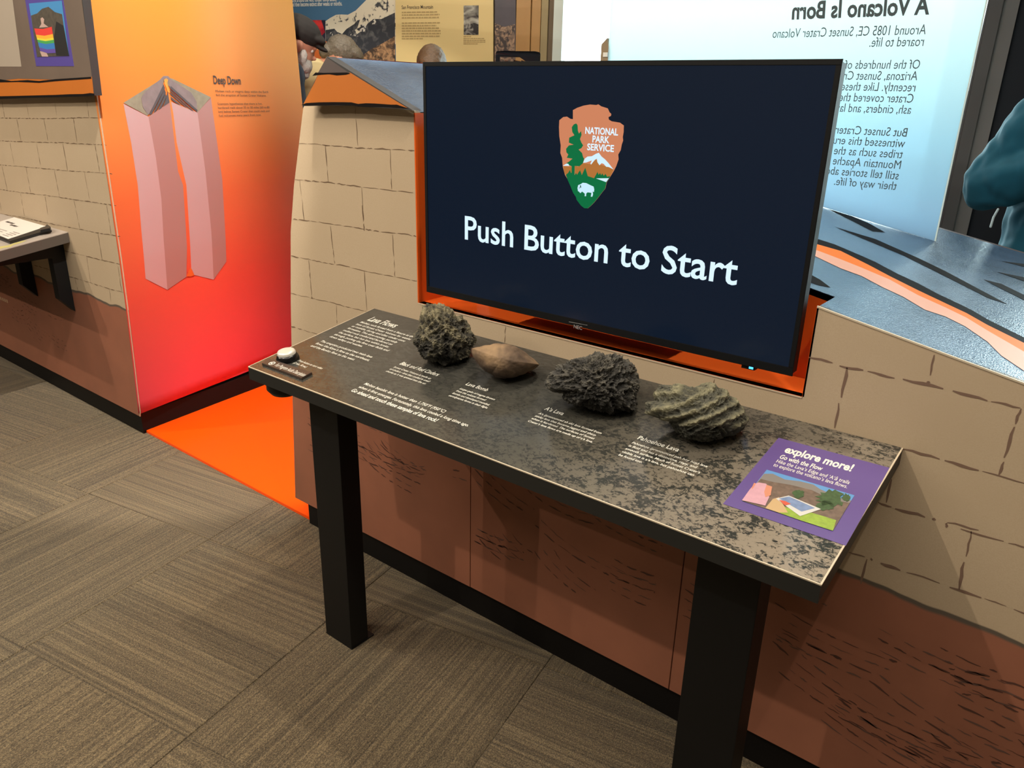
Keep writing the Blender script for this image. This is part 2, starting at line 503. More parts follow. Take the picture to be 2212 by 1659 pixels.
tag(g, 'pale ground outside the windows', 'ground', kind='structure')

# ------------------------------------------------------------------ exhibit island with the screen
PROF = [(-1.833, 1.585), (-1.66, 1.517), (-1.494, 1.452), (-1.1, 1.302), (-0.75, 1.197), (-0.425, 1.134), (-0.072, 1.066), (0.4, 1.0), (1.3, 0.93)]
def prof(x):
    return float(np.interp(x, [p[0] for p in PROF], [p[1] for p in PROF]))
LEDGE = [(-2.155, 0.096), (-2.122, 0.49), (-2.086, 0.85), (-2.057, 1.08), (-2.022, 1.225), (-1.951, 1.449), (-1.833, 1.585)]
YB = 2.72
isl = tag(empty('exhibit_island', (-0.5, 2.1, 0)), 'mountain-shaped tan exhibit wall with painted stone joints, holding the screen', 'exhibit wall')
NX0, NX1, NZ, NY = -1.494, -0.425, 0.951, 1.59
front_upper = LEDGE[:-1] + [(-1.833, 1.585), (-1.66, 1.517), (NX0, prof(NX0)), (NX0, NZ), (NX1, NZ), (NX1, prof(NX1)),
    (-0.072, prof(-0.072)), (0.4, 1.0), (1.3, 0.93), (1.3, 0.1), (-0.4285, 0.1), (-0.4285, 0.78), (-1.301, 0.78), (-1.301, 0.1)]
prism('front_panel', front_upper, WALL, 0.02, M_wall, isl)
g_ = 0.0022
prism('access_panel', [(-1.301+g_, 0.1), (-0.631-g_/2, 0.1), (-0.631-g_/2, 0.78-g_), (-1.301+g_, 0.78-g_)], WALL, 0.02, M_wall, isl, bevel=0.0008)
prism('access_panel', [(-0.631+g_/2, 0.1), (-0.4285-g_, 0.1), (-0.4285-g_, 0.78-g_), (-0.631+g_/2, 0.78-g_)], WALL, 0.02, M_wall, isl, bevel=0.0008)
box('backing_board', (-1.4, 1.5005, 0.1), (-0.35, 1.51, 0.9), M_kick, isl)
box('toe_kick', (-2.105, 1.498, 0.0), (1.3, 2.7, 0.1), M_kick, isl)
M_seam = M_kick
# sloping counter top, cut away for the screen
def counter_mat():
    m, nt, b = node_mat('ash_counter_print'); N = nt.nodes; L = nt.links
    tc = N.new('ShaderNodeTexCoord')
    n = N.new('ShaderNodeTexNoise'); n.inputs['Scale'].default_value = 5; n.inputs['Detail'].default_value = 6
    L.new(tc.outputs['Object'], n.inputs['Vector'])
    cr = N.new('ShaderNodeValToRGB'); e = cr.color_ramp.elements
    e[0].position = 0.3; e[0].color = srgb(58, 80, 106); e[1].position = 0.72; e[1].color = srgb(86, 110, 138)
    L.new(n.outputs['Fac'], cr.inputs[0]); L.new(cr.outputs[0], b.inputs['Base Color'])
    b.inputs['Roughness'].default_value = 0.24; b.inputs['Specular IOR Level'].default_value = 1.0
    v = N.new('ShaderNodeTexNoise'); v.inputs['Scale'].default_value = 330; v.inputs['Detail'].default_value = 1
    L.new(tc.outputs['Object'], v.inputs['Vector'])
    bp = N.new('ShaderNodeBump'); bp.inputs['Strength'].default_value = 0.85; bp.inputs['Distance'].default_value = 0.0018
    L.new(v.outputs['Fac'], bp.inputs['Height']); L.new(bp.outputs[0], b.inputs['Normal'])
    return m
M_counter = counter_mat()
xs = sorted(set([p[0] for p in PROF] + list(np.linspace(-1.8, 1.25, 24)) + [NX0, NX1]))
bm = bmesh.new()
TH = 0.014
for i in range(len(xs)-1):
    x0, x1 = xs[i], xs[i+1]
    mid = (x0+x1)/2
    y0 = NY if NX0 < mid < NX1 else WY+0.0005
    v = [bm.verts.new(p) for p in ((x0, y0, prof(x0)), (x1, y0, prof(x1)), (x1, YB, prof(x1)), (x0, YB, prof(x0)))]
    w = [bm.verts.new((p.co.x, p.co.y, p.co.z-TH)) for p in v]
    bm.faces.new(v); bm.faces.new(w[::-1])
    bm.faces.new((v[0], w[0], w[1], v[1])); bm.faces.new((v[2], w[2], w[3], v[3]))
    if i == 0: bm.faces.new((v[3], w[3], w[0], v[0]))
    if i == len(xs)-2: bm.faces.new((v[1], w[1], w[2], v[2]))
bmesh.ops.remove_doubles(bm, verts=bm.verts, dist=0.0002)
bm_to('counter_top', bm, M_counter, isl)
# pale laminate edge strips along the top of the wall
def edge_strip(p, q, name='edge_trim'):
    pts = [(p[0], p[1]-0.0005), (q[0], q[1]-0.0005), (q[0], q[1]+0.0028), (p[0], p[1]+0.0028)]
    return prism(name, pts, WALL, 0.004, M_edge, isl, 0.0015)
edge_strip((-1.66, prof(-1.66)), (NX0, prof(NX0)))
edge_strip((NX1, prof(NX1)), (-0.072, prof(-0.072)))
edge_strip((-0.072, prof(-0.072)), (0.4, 1.0))
edge_strip((NX0, NZ-0.003), (NX1, NZ-0.003))
# left flank of the mountain, facing the gap, and the back
V = []; Fc = []
for x, z in LEDGE:
    V += [(x, WY, z), (x+0.02, YB, z)]
for i in range(len(LEDGE)-1):
    Fc.append((2*i, 2*i+2, 2*i+3, 2*i+1))
mesh_obj('flank_panel', V, Fc, mat('flank_red', srgb(214, 74, 44), 0.5), isl)
back_pts = [(-2.13, 0.1)] + [(x+0.0, z-0.001) for x, z in LEDGE[1:]] + PROF[1:] + [(1.3, 0.1)]
prism('back_panel', back_pts, Frame((0, YB, 0), (1, 0, 0), (0, 0, 1)), 0.02, M_stone, isl, 0.0)
mesh_obj('end_panel', [(1.3, WY, 0.1), (1.3, YB, 0.1), (1.3, YB, 0.93), (1.3, WY, 0.93)], [(0, 1, 2, 3)], M_stone, isl)
# orange recess behind the screen
M_recess = mat('recess_orange', srgb(226, 98, 34), 0.25, 0.5)
def quad(name, pts, m, parent): return mesh_obj(name, pts, [tuple(range(len(pts)))], m, parent)
zt0, zt1 = prof(NX0)-TH, prof(NX1)-TH
box('recess_sill', (NX0, WY-0.001, NZ-0.004), (NX1, NY, NZ), M_recess, isl)
prism('recess_jamb', [(WY-0.0008, NZ), (NY, NZ), (NY, zt0+0.012), (WY-0.0008, zt0+0.012)], Frame((NX0, 0, 0), (0, 1, 0), (0, 0, 1)), 0.004, M_recess, isl, 0.0005)
prism('recess_jamb', [(-NY, NZ), (-WY, NZ), (-WY, zt1+0.012), (-NY, zt1+0.012)], Frame((NX1, 0, 0), (0, -1, 0), (0, 0, 1)), 0.004, M_recess, isl, 0.0005)
pts = [(NX0, NZ)] + [(NX1, NZ)] + [(x, prof(x)-0.001) for x in xs[::-1] if NX0 <= x <= NX1]
prism('recess_back', pts, Frame((0, NY, 0), (1, 0, 0), (0, 0, 1)), 0.006, M_recess, isl, 0.0)
# cap panel standing proud at the summit
cap_pts = CAP.P([(655, 234), (680, 168), (686, 162), (705, 123), (757, 157), (886, 236), (840, 238), (760, 235), (700, 233)])
prism('cap_panel', CAP.P([(653, 229), (706, 122), (893, 239), (860, 234.5), (800, 231.5), (760, 228), (700, 227.5)]), CAP, 0.03, M_capside, isl)
flat('stratum_print', [CAP.P([(655, 226), (680, 178), (687, 162), (757, 157), (880, 233), (800, 229), (760, 226), (700, 226)])], CAP, 0.0006, M_orange, isl)
flat('cap_stone_print', [CAP.P([(686, 160), (706, 123.5), (755, 158), (720, 159.5)])], CAP, 0.0008, M_stone, isl)
flat('crack_print', [CAP.P([(675, 164), (682, 156.5), (700, 157.5), (725, 157), (750, 156.5), (758, 159), (748, 161.5), (728, 163), (712, 160.5), (695, 161.5)]),
     CAP.P([(651, 227), (662, 222.5), (690, 221), (722, 220.5), (760, 221), (766, 222.5), (774, 224.5), (790, 223), (810, 223.5), (845, 226), (858, 226), (884, 234.5), (860, 233), (830, 231), (795, 231), (775, 230.5), (760, 227.5), (725, 226.5), (690, 227), (665, 228)])],
     CAP, 0.001, M_crackblack, isl)
bb = CAP.P([(653, 226), (860, 228)])
# mortar lines
zA = Z(600, 0, 3.456); zB = Z(610, 420, 5.531); zC = Z(1700, 720, 4.32); zD = Z(1700, 1040, 4.32)
ml = [zA(l) for l in (
 [(160, 1068), (320, 1080), (600, 1105), (730, 1110), (1020, 1122)], [(580, 800), (590, 960), (600, 1105)],
 [(120, 1340), (380, 1362), (660, 1400), (1030, 1440)], [(355, 1085), (378, 1360)], [(838, 1115), (845, 1250), (852, 1418)],
 [(165, 1345), (185, 1520), (195, 1640)], [(628, 1400), (636, 1550), (645, 1645)])]
ml += [zB(l) for l in (
 [(130, 295), (370, 320), (600, 355), (750, 378), (960, 410), (1140, 440), (1310, 455), (1470, 475), (1600, 500)],
 [(955, 130), (980, 435)], [(245, 150), (262, 305)],
 [(105, 735), (310, 775), (520, 820), (740, 850), (970, 915), (1150, 945), (1350, 985), (1610, 1035)],
 [(575, 380), (625, 825)], [(1315, 480), (1330, 700), (1345, 985)],
 [(100, 1180), (350, 1240), (560, 1285), (740, 1335), (1000, 1395), (1090, 1410)],
 [(315, 785), (355, 1245)], [(980, 915), (1010, 1380)], [(645, 1320), (655, 1540)], [(100, 1575), (240, 1615), (360, 1655), (600, 1720)])]
ml += [[(1092, 704), (1091, 740)], [(1302, 761), (1301, 766)], [(1544, 819), (1542, 834)]]
strokes('mortar_lines', [WALL.P(l) for l in ml], WALL, 0.0006, M_mortar, isl)
mr = [zC(l) for l in (
 [(205, 220), (330, 250), (560, 320), (740, 350), (960, 405), (1220, 460), (1360, 490), (1590, 550), (1750, 595), (2030, 660), (2180, 695)],
 [(555, 320), (545, 440), (515, 560), (485, 660), (470, 780), (448, 885)], [(1375, 200), (1355, 280), (1320, 465)],
 [(2180, 700), (2130, 850), (2080, 980), (2040, 1130), (1980, 1320)],
 [(1085, 1075), (1370, 1155), (1540, 1200), (1640, 1235), (1850, 1300), (2000, 1330), (2212, 1395), (2500, 1480)], [(975, 1360), (945, 1460), (930, 1580)])]
mr += [zD(l) for l in (
 [(850, 195), (1000, 250), (1200, 300), (1390, 360)], [(1495, 380), (1570, 385), (1700, 435), (1790, 450)], [(1490, 385), (1487, 430)],
 [(1620, 445), (1740, 480), (1900, 530), (2100, 580), (2212, 610), (2500, 700)], [(1725, 465), (1690, 620), (1640, 780), (1630, 880), (1605, 1010)],
 [(575, 655), (800, 730)], [(875, 760), (1060, 830), (1300, 900), (1480, 970), (1720, 1055), (1950, 1130), (2212, 1225), (2500, 1330)],
 [(750, 725), (715, 840), (695, 960)])]
ext = [[(0.13, 0.83), (0.6, 0.82), (1.28, 0.83)], [(0.16, 0.735), (0.7, 0.73), (1.28, 0.735)], [(0.13, 0.645), (0.8, 0.645), (1.28, 0.65)]] + [[(x, 0.83), (x+0.01, 0.92)] for x in (0.3, 0.62, 0.95)] + [[(x, 0.735), (x, 0.825)] for x in (0.15, 0.45, 0.8, 1.1)] + [[(x, 0.645), (x, 0.73)] for x in (0.3, 0.62, 0.95)]
strokes('mortar_lines', [WALL.P(l) for l in mr]+ext, WALL, 0.0006, M_mortar_r, isl, w=(0.0025, 0.008), dash=(0.02, 0.07), gap=(0.004, 0.017))
# brush hatching in the red band
rb = random.Random(11)
def hatch(x0, x1, z0, z1, n, rb, sparse=None):
    out = []
    for k in range(n):
        cx = rb.uniform(x0, x1); cz = rb.uniform(z0, z1); R = rb.uniform(0.06, 0.26)
        up = rb.random() < 0.75
        a0 = (rb.uniform(200, 250) if up else rb.uniform(20, 60)); a1 = a0+rb.uniform(35, 95)
        for j in range(rb.randint(2, 5)):
            r = R+j*0.028
            l = []
            for t in np.linspace(a0+j*3, a1-j*4, 7):
                q = (cx+1.5*r*math.cos(math.radians(t)), cz+0.25+0.8*r*math.sin(math.radians(t)))
                if x0 < q[0] < x1 and z0 < q[1] < z1: l.append(q)
            if len(l) > 1: out.append(l)
    return out
hs = hatch(-2.06, -1.31, 0.12, 0.56, 12, rb)+hatch(-1.29, -0.64, 0.12, 0.56, 20, rb)+hatch(-0.62, -0.44, 0.12, 0.56, 6, rb)+hatch(-0.42, 0.5, 0.11, 0.52, 30, rb)
strokes('brush_hatching', hs[::2], WALL, 0.0006, M_brush, isl, w=(0.0015, 0.006), dash=(0.014, 0.05), gap=(0.006, 0.022), rnd=rb)
strokes('brush_hatching', hs[1::2], WALL, 0.0006, M_brush2, isl, w=(0.0012, 0.005), dash=(0.014, 0.05), gap=(0.006, 0.025), rnd=rb)
# counter print: lava stream and cracks
class Slope:
    """the extruded counter surface: a = across, b = depth"""
    def pt(s, a, b, off=0.0): return (a, b, prof(a)+off)
    def at(s, px, py):
        r = ray(px, py); lo, hi = 0.3, 6.0
        for _ in range(60):
            t = (lo+hi)/2; p = CAM+t*r
            if p[2] > prof(p[0]): lo = t
            else: hi = t
        return (float(p[0]), float(p[1]))
    def P(s, pts): return [s.at(*p) for p in pts]
CNT = Slope()
def cflat(name, polys, off, material, parent):
    """print on the counter, trimmed to its front edge and following its bends"""
    bm = bmesh.new()
    for pts in polys: bm.faces.new([bm.verts.new((a, b, 0)) for a, b in pts])
    bmesh.ops.bisect_plane(bm, geom=bm.verts[:]+bm.edges[:]+bm.faces[:], plane_co=(0, WY+0.004, 0), plane_no=(0, -1, 0), clear_outer=True)
    for x in xs:
        bmesh.ops.bisect_plane(bm, geom=bm.verts[:]+bm.edges[:]+bm.faces[:], plane_co=(x, 0, 0), plane_no=(1, 0, 0))
    bmesh.ops.triangulate(bm, faces=[f for f in bm.faces if len(f.verts) > 4])
    for v in bm.verts: v.co = Vector(CNT.pt(v.co.x, v.co.y, off))
    me = bpy.data.meshes.new(name); bm.to_mesh(me); bm.free()
    return link(name, me, material, parent)
zE = Z(1560, 380, 3.3175)
up_b = [(640, 440), (800, 490), (1000, 575), (1100, 620), (1250, 700), (1400, 770), (1550, 850), (1700, 920), (1800, 970), (1900, 1030), (2163, 1160), (2420, 1295)]
lo_b = [(640, 480), (850, 540), (1050, 640), (1200, 720), (1400, 820), (1600, 915), (1750, 985), (1900, 1070), (2163, 1200), (2420, 1345)]
lo_o = [(640, 520), (850, 600), (1000, 660), (1200, 745), (1400, 855), (1600, 945), (1750, 1018), (1900, 1110), (2163, 1262), (2420, 1420)]
lo_p = [(640, 565), (850, 665), (1000, 720), (1150, 800), (1300, 870), (1450, 960), (1600, 1010), (1740, 1080), (1900, 1190), (2000, 1290), (2163, 1400), (2400, 1590)]
band = lambda a, b_: CNT.P(zE(a+b_[::-1]))
cflat('crack_print', [band(up_b, lo_b),
    CNT.P(zE([(805, 366), (1100, 455), (1400, 588), (1600, 685), (2045, 922), (1900, 874), (1500, 672), (1300, 572), (1000, 448)])),
    CNT.P(zE([(2000, 612), (2163, 632), (2600, 690), (2600, 720), (2163, 652)])), CNT.P(zE([(1965, 688), (2163, 728), (2600, 850), (2600, 890), (2163, 756)])),
    CNT.P(zE([(1872, 744), (2000, 775), (2163, 855), (2400, 960), (2163, 892), (1980, 800)])),
    CNT.P(zE([(600, 690), (700, 745), (778, 803), (690, 785), (600, 755)])),
    CNT.P(zE([(760, 238), (930, 290), (1050, 340), (1168, 407), (1080, 400), (960, 340), (850, 285)]))], 0.0008, M_crackblack, isl)
M_lava = mat('lava_orange_print', srgb(222, 116, 24), 0.55, 0.2)
M_lavap = mat('lava_pale_print', srgb(214, 160, 140), 0.5, 0.3)
cflat('lava_stream_print', [band(lo_b, lo_o)], 0.0008, M_lava, isl)
cflat('lava_glow_print', [band(lo_o, lo_p)], 0.0008, M_lavap, isl)

# ------------------------------------------------------------------ exhibit island on the left
isl1 = tag(empty('exhibit_island', (-4.8, 2.1, 0)), 'tan exhibit wall at left with painted stone joints and red earth base', 'exhibit wall')
E1 = [(-3.285, 0.1), (-3.277, 0.125), (-3.258, 0.35), (-3.239, 0.615), (-3.228, 0.824), (-3.223, 1.069), (-3.217, 1.454), (-3.206, 1.79), (-3.19, 2.2), (-3.17, 2.5)]
def e_of(z): return float(np.interp(z, [p[1] for p in E1], [p[0] for p in E1]))
prism('front_panel', E1+[(-6.8, 2.5), (-6.8, 0.1)], WALL, 0.003, M_wall, isl1)
prism('edge_trim', [(x-0.0028, z) for x, z in E1]+[(x+0.0003, z) for x, z in E1[::-1]], WALL, 0.002, M_edge, isl1, 0.001)
prism('toe_kick', [(-6.8, 1.498), (-3.316, 1.498), (-3.316-0.145*1.2, YB), (-6.8, YB)], Frame((0, 0, 0.1), (1, 0, 0), (0, 1, 0)), 0.1, M_kick, isl1)
box('back_panel', (-6.8, YB-0.02, 0.1), (-3.66, YB, 2.4), M_stone, isl1)
class Curved:
    """the swept end panel: straight across, gently bowed in height"""
    def pt(s, a, b, off=0.0):
        return (e_of(b)-s.k(b)*(a-WY)+off, a+off*s.k(b), b)
    def k(s, z): return 0.205+0.0655*(z-0.1)
    def at(s, px, py):
        r = ray(px, py); t = 3.5
        for _ in range(40):
            p = CAM+t*r
            err = p[0]-(e_of(p[2])-s.k(p[2])*(p[1]-WY))
            t -= err/(r[0]+0.25*r[1])
        p = CAM+t*r
        return (float(p[1]), float(p[2]))
    def P(s, pts): return [s.at(*p) for p in pts]
DEEP = Curved()
def deep_mat():
    m, nt, b = node_mat('magma_gradient_print'); N = nt.nodes; L = nt.links
    g = N.new('ShaderNodeNewGeometry'); sp = N.new('ShaderNodeSeparateXYZ'); L.new(g.outputs['Position'], sp.inputs[0])
    r = N.new('ShaderNodeMapRange'); r.inputs[1].default_value = 0.1; r.inputs[2].default_value = 2.0; L.new(sp.outputs['Z'], r.inputs[0])
    cr = N.new('ShaderNodeValToRGB'); e = cr.color_ramp.elements
    e[0].position = 0.0; e[0].color = srgb(228, 72, 88)
    e[1].position = 1.0; e[1].color = srgb(242, 158, 62)
    for p, c in ((0.28, (232, 80, 62)), (0.50, (234, 108, 58)), (0.66, (238, 140, 70)), (0.8, (240, 150, 66))):
        k = e.new(p); k.color = srgb(*c)
    L.new(r.outputs[0], cr.inputs[0]); L.new(cr.outputs[0], b.inputs['Base Color'])
    b.inputs['Roughness'].default_value = 0.6; b.inputs['Specular IOR Level'].default_value = 0.3
    return m
M_deep = deep_mat()
deep = empty('magma_panel', (-3.4, 2.1, 0.1)); deep.parent = isl1; deep.matrix_parent_inverse = isl1.matrix_world.inverted()
zs = np.linspace(0.115, 2.5, 40)
V = []; Fc = []
for z in zs:
    for a in (WY, YB-0.01):
        V.append(DEEP.pt(a, z)); V.append(DEEP.pt(a, z, -0.012))
n = len(zs)
for i in range(n-1):
    k = 4*i; q = k+4
    Fc += [(k, k+2, q+2, q), (k+1, q+1, q+3, k+3), (k, q, q+1, k+1), (k+2, k+3, q+3, q+2)]
Fc += [(0, 1, 3, 2), (4*n-4, 4*n-2, 4*n-1, 4*n-3)]
mesh_obj('gradient_sheet', V, Fc, M_deep, deep, True)
def dflat(name, polys, m, off): return flat(name, [DEEP.P(p) for p in polys], DEEP, off, m, deep, cut=0.06)
M_blkl = mat('block_mauve_light', srgb(202, 160, 160), 0.45); M_blkd = mat('block_mauve_dark', srgb(180, 128, 122), 0.45)
dflat('block_face_light', [
  [(266, 224), (283, 310), (297, 400), (305, 500), (314, 602), (361, 626), (353, 520), (348, 430), (336, 340), (320, 252)],
  [(369, 220), (373.5, 243), (381, 307), (402, 400), (408.5, 501), (412.5, 579), (414, 590), (420, 594), (461, 604), (456, 501), (443, 369), (426, 243)]], M_blkl, 0.0015)
dflat('block_face_dark', [
  [(320, 252), (336, 340), (348, 430), (353, 520), (361, 626), (402, 598), (403.4, 535), (395, 400), (384, 370), (366, 220)],
  [(426, 243), (443, 369), (456, 501), (461, 604), (488.5, 565), (486, 501), (479.5, 387), (455, 211)]], M_blkd, 0.0015)
dflat('conduit_print', [[(354, 176), (366, 220), (384, 370), (395, 400), (403.4, 535), (404, 586), (408, 592), (412.5, 579), (408.5, 501), (402, 400), (381, 307), (373.5, 243), (361, 181)]], M_deep, 0.0016)
dflat('surface_print', [[(266, 222), (340, 176), (355, 167), (352, 182), (318, 250)], [(357, 167), (372, 170), (455, 210), (426, 243), (362, 184)]], mat('surface_olive', srgb(150, 140, 116), 0.5, noise_amt=0.3, noise_scale=40), 0.0016)
dflat('cone_print', [[(347, 170), (312, 198), (304, 212), (308, 232), (320, 248), (353, 186), (350, 176)], [(362, 168), (370, 172), (412, 200), (424, 220), (425, 238), (366, 190), (364, 178)], [(346, 170), (352, 164), (362, 164), (367, 169), (362, 177), (352, 176)]], mat('cone_mauve', srgb(140, 122, 122), 0.5, noise_amt=0.3, noise_scale=30), 0.0024)
dflat('cone_layers_print', [[(352, 182), (321, 247), (326, 247), (355, 190)], [(354, 192), (330, 244), (336, 240), (357, 200)], [(356, 202), (340, 238), (347, 234), (359, 208)], [(358, 212), (351, 231), (365, 221), (361, 196)],
  [(365, 190), (423, 241), (426, 238), (368, 186)], [(366, 196), (412, 238), (418, 240), (366, 193)], [(367, 204), (398, 230), (406, 234), (366, 199)], [(368, 214), (378, 222), (392, 228), (367, 208)]], mat('cone_dark', srgb(84, 72, 74), 0.5), 0.003)
dflat('vent_glow_print', [[(353, 172), (358, 169), (362, 172), (360, 179), (366, 200), (362, 200), (354, 180)]], mat('vent_amber', srgb(246, 164, 48), 0.5), 0.0034)
dflat('drip_print', [[(402, 597), (406, 586), (410.5, 577), (415, 585), (418.5, 594), (412, 597)]], mat('drip_orange', srgb(236, 104, 34), 0.5), 0.0034)
DROWS = lambda lines, p0, p1, ref, pe, em=None, bold=0.0: block('panel_text', lines, p0, p1, ref, pe, DEEP, M_ink, deep, bold=bold, em=em, off=0.002)
DROWS(['Deep Down'], (461, 181), None, 0, (520, 182), em=0.05, bold=0.02)
DROWS(['Molten rock or magma deep within the Earth', 'fed the eruption of Sunset Crater Volcano.'], (464.5, 199), (466.5, 207.5), 0, (579, 201.5))
DROWS(['Scientists hypothesize that there is hot,', 'hardened rock about 35 to 50 miles (60 to 80', 'km) below Sunset Crater that could melt and', 'fuel volcanoes many years from now.'], (468.8, 226.5), (473, 252), 1, (582, 235.5))
# cap panel with stone print, orange stratum and ragged cracks
CAP1 = CAP
prism('cap_panel', CAP.P([(-400, -300), (140, -300), (178, 0), (203, 206), (-400, 216)]), CAP, 0.03, M_capside, isl1)
flat('stratum_print', [CAP.P([(-400, 165), (199, 165), (203, 205), (-400, 215)])], CAP, 0.0005, M_orange, isl1)
flat('cap_stone_print', [CAP.P([(-400, -300), (139, -300), (177, 0), (199, 166), (120, 172), (40, 170), (0, 174), (-400, 174)])], CAP, 0.0008, mat('print_brown_stone', srgb(112, 96, 84), 0.5, noise_amt=0.22, noise_scale=5), isl1)
flat('crack_print', [CAP.P([(-400, 170), (0, 171), (25, 175), (60, 173), (85, 175), (120, 171), (197, 166), (198, 170), (120, 175.5), (85, 179), (40, 177), (0, 178), (-400, 178)]),
   CAP.P([(-400, 206), (0, 208), (60, 206.5), (120, 205), (150, 203.5), (180, 203), (195, 201), (204, 202), (205, 207), (190, 208), (120, 210), (60, 211.5), (0, 214), (-400, 214)])], CAP, 0.001, M_crackblack, isl1)
flat('text_panel_print', [CAP.P([(-300, -200), (15, -200), (28, 0), (47, 144), (-300, 143)])], CAP, 0.0012, mat('print_taupe', srgb(172, 158, 142), 0.5), isl1)
# little violet poster with a photograph
pos = CAP.P([(22, -140), (116, -140), (160.5, 143), (79, 143)])
prism('violet_poster', CAP.P([(52, -20), (134, -20), (160.5, 143), (79, 143)]), CAP, 0.001, mat('print_violet', srgb(84, 70, 150), 0.5), isl1, 0.0016)
pp = lambda *l: [CAP.P(Z(0, 0, 3.253)(p)) for p in l]
flat('poster_photo_sky', pp([(207, 25), (438, 5), (490, 393), (265, 400)]), CAP, 0.0022, mat('photo_blue', srgb(70, 140, 196), 0.5), isl1)
flat('poster_photo_hill', pp([(222, 110), (265, 95), (300, 62), (345, 48), (390, 85), (440, 100), (452, 180), (490, 393), (265, 400)]), CAP, 0.0025, mat('photo_rock', srgb(78, 70, 60), 0.6, noise_amt=0.6, noise_scale=60), isl1)
flat('poster_photo_lava', pp([(400, 150), (450, 180), (490, 393), (400, 392), (385, 260)]), CAP, 0.0027, mat('photo_black', srgb(26, 24, 24), 0.6), isl1)
for q_ in ([(290, 130), (303, 122), (316, 135), (312, 165), (345, 190), (280, 195), (296, 168)], [(285, 360), (330, 365), (345, 398), (300, 398)]):
    flat('poster_photo_person', pp(q_), CAP, 0.0028, mat('photo_skin', srgb(190, 160, 150), 0.6), isl1)
for k, (c, y0, y1) in enumerate((((226, 60, 50), 0, .28), ((240, 176, 50), .28, .42), ((226, 214, 60), .42, .5), ((70, 160, 84), .5, .62), ((50, 120, 190), .62, .84), ((96, 74, 160), .84, 1))):
    L0, L1, R0, R1 = np.array((247, 200)), np.array((288, 358)), np.array((370, 188)), np.array((398, 372))
    q = [L0+(L1-L0)*y0, R0+(R1-R0)*y0, R0+(R1-R0)*y1, L0+(L1-L0)*y1]
    mid0 = (q[0]+q[1])/2+np.array((0, 10)); mid1 = (q[2]+q[3])/2+np.array((0, 10))
    flat('flag_stripe_print', pp([tuple(q[0]), tuple(mid0), tuple(q[1]), tuple(q[2]), tuple(mid1), tuple(q[3])]), CAP, 0.0032, mat('flag_%d' % k, srgb(*c), 0.6), isl1)
# mortar and hatching
zF = Z(0, 200, 6.9125); zG = Z(0, 400, 5.531)
m1 = [zF(l) for l in (
 [(-900, 370), (0, 380), (400, 385), (600, 390), (900, 385), (1100, 378), (1330, 375), (1520, 380)], [(-900, 700), (0, 720), (320, 735), (720, 745), (950, 748), (1160, 765), (1420, 775), (1600, 785)],
 [(-900, 1010), (0, 1080), (200, 1095), (600, 1130), (820, 1150), (1100, 1175), (1260, 1180), (1480, 1195), (1680, 1215)], [(-900, 1320), (0, 1445), (300, 1490), (700, 1535), (900, 1565), (1100, 1600), (1350, 1630), (1740, 1690)],
 [(30, 120), (70, 370)], [(385, 120), (435, 370)], [(815, 120), (855, 370)], [(1295, 110), (1330, 370)], [(250, 390), (315, 720)], [(655, 400), (720, 725)], [(1095, 380), (1155, 760)],
 [(150, 745), (215, 1080)], [(545, 760), (605, 1080)], [(940, 760), (1010, 1160)], [(1420, 785), (1490, 1190)], [(30, 1100), (110, 1450)], [(390, 1120), (460, 1500)], [(810, 1160), (890, 1560)], [(1260, 1190), (1345, 1630)])]
m1 += [zG(l) for l in (
 [(245, 90), (295, 380)], [(540, 135), (575, 360)], [(885, 180), (955, 520)], [(1275, 240), (1330, 595)], [(0, 200), (20, 330)],
 [(-400, 250), (0, 340), (240, 380), (400, 415), (700, 480), (950, 525), (1140, 565), (1330, 595), (1440, 615)], [(-300, 480), (400, 680), (800, 790), (1000, 840), (1220, 895), (1460, 950)],
 [(1170, 565), (1220, 890)], [(1035, 850), (1085, 1165)], [(410, 955), (560, 1000), (865, 1100), (1080, 1165), (1300, 1235), (1510, 1290)], [(1410, 965), (1455, 1275)], [(895, 1110), (930, 1250)], [(1305, 1240), (1330, 1390)], [(560, 1000), (568, 1045)])]
strokes('mortar_lines', [WALL.P(l) for l in m1], WALL, 0.0006, M_mortar, isl1, w=(0.0015, 0.005))
h1 = hatch(-5.0, -3.31, 0.12, 0.55, 26, rb)
strokes('brush_hatching', h1, WALL, 0.0006, M_brush, isl1, w=(0.001, 0.004), dash=(0.01, 0.04), gap=(0.008, 0.035), rnd=rb)
a0, b0 = WALL.at(0, 647)
flat('wall_caption', [[(a0-0.3+i*0.028, b0), (a0-0.3+i*0.028+0.02, b0), (a0-0.3+i*0.028+0.02, b0+0.018), (a0-0.3+i*0.028, b0+0.018)] for i in range(15)], WALL, 0.0008, mat('caption_cream', srgb(196, 160, 130), 0.6), isl1)
# glossy orange floor plate in the gap
fp = [FLOOR.at(322, 932), FLOOR.at(655, 1117), (-2.11, 1.52), (-2.11, 2.71), (-3.5, 2.71)]
fp = [(-3.318, 1.512), (-2.112, 1.512), (-2.112, 2.70), (-3.505, 2.70)]
tag(prism('floor_plate', fp, Frame((0, 0, 0.012), (1, 0, 0), (0, 1, 0)), 0.012, mat('glossy_orange', srgb(255, 84, 8), 0.25, 0.5, noise_amt=0.04, noise_scale=5), None, 0.0, 0.001), 'glossy bright orange floor plate in the gap between the exhibit walls', 'floor plate')

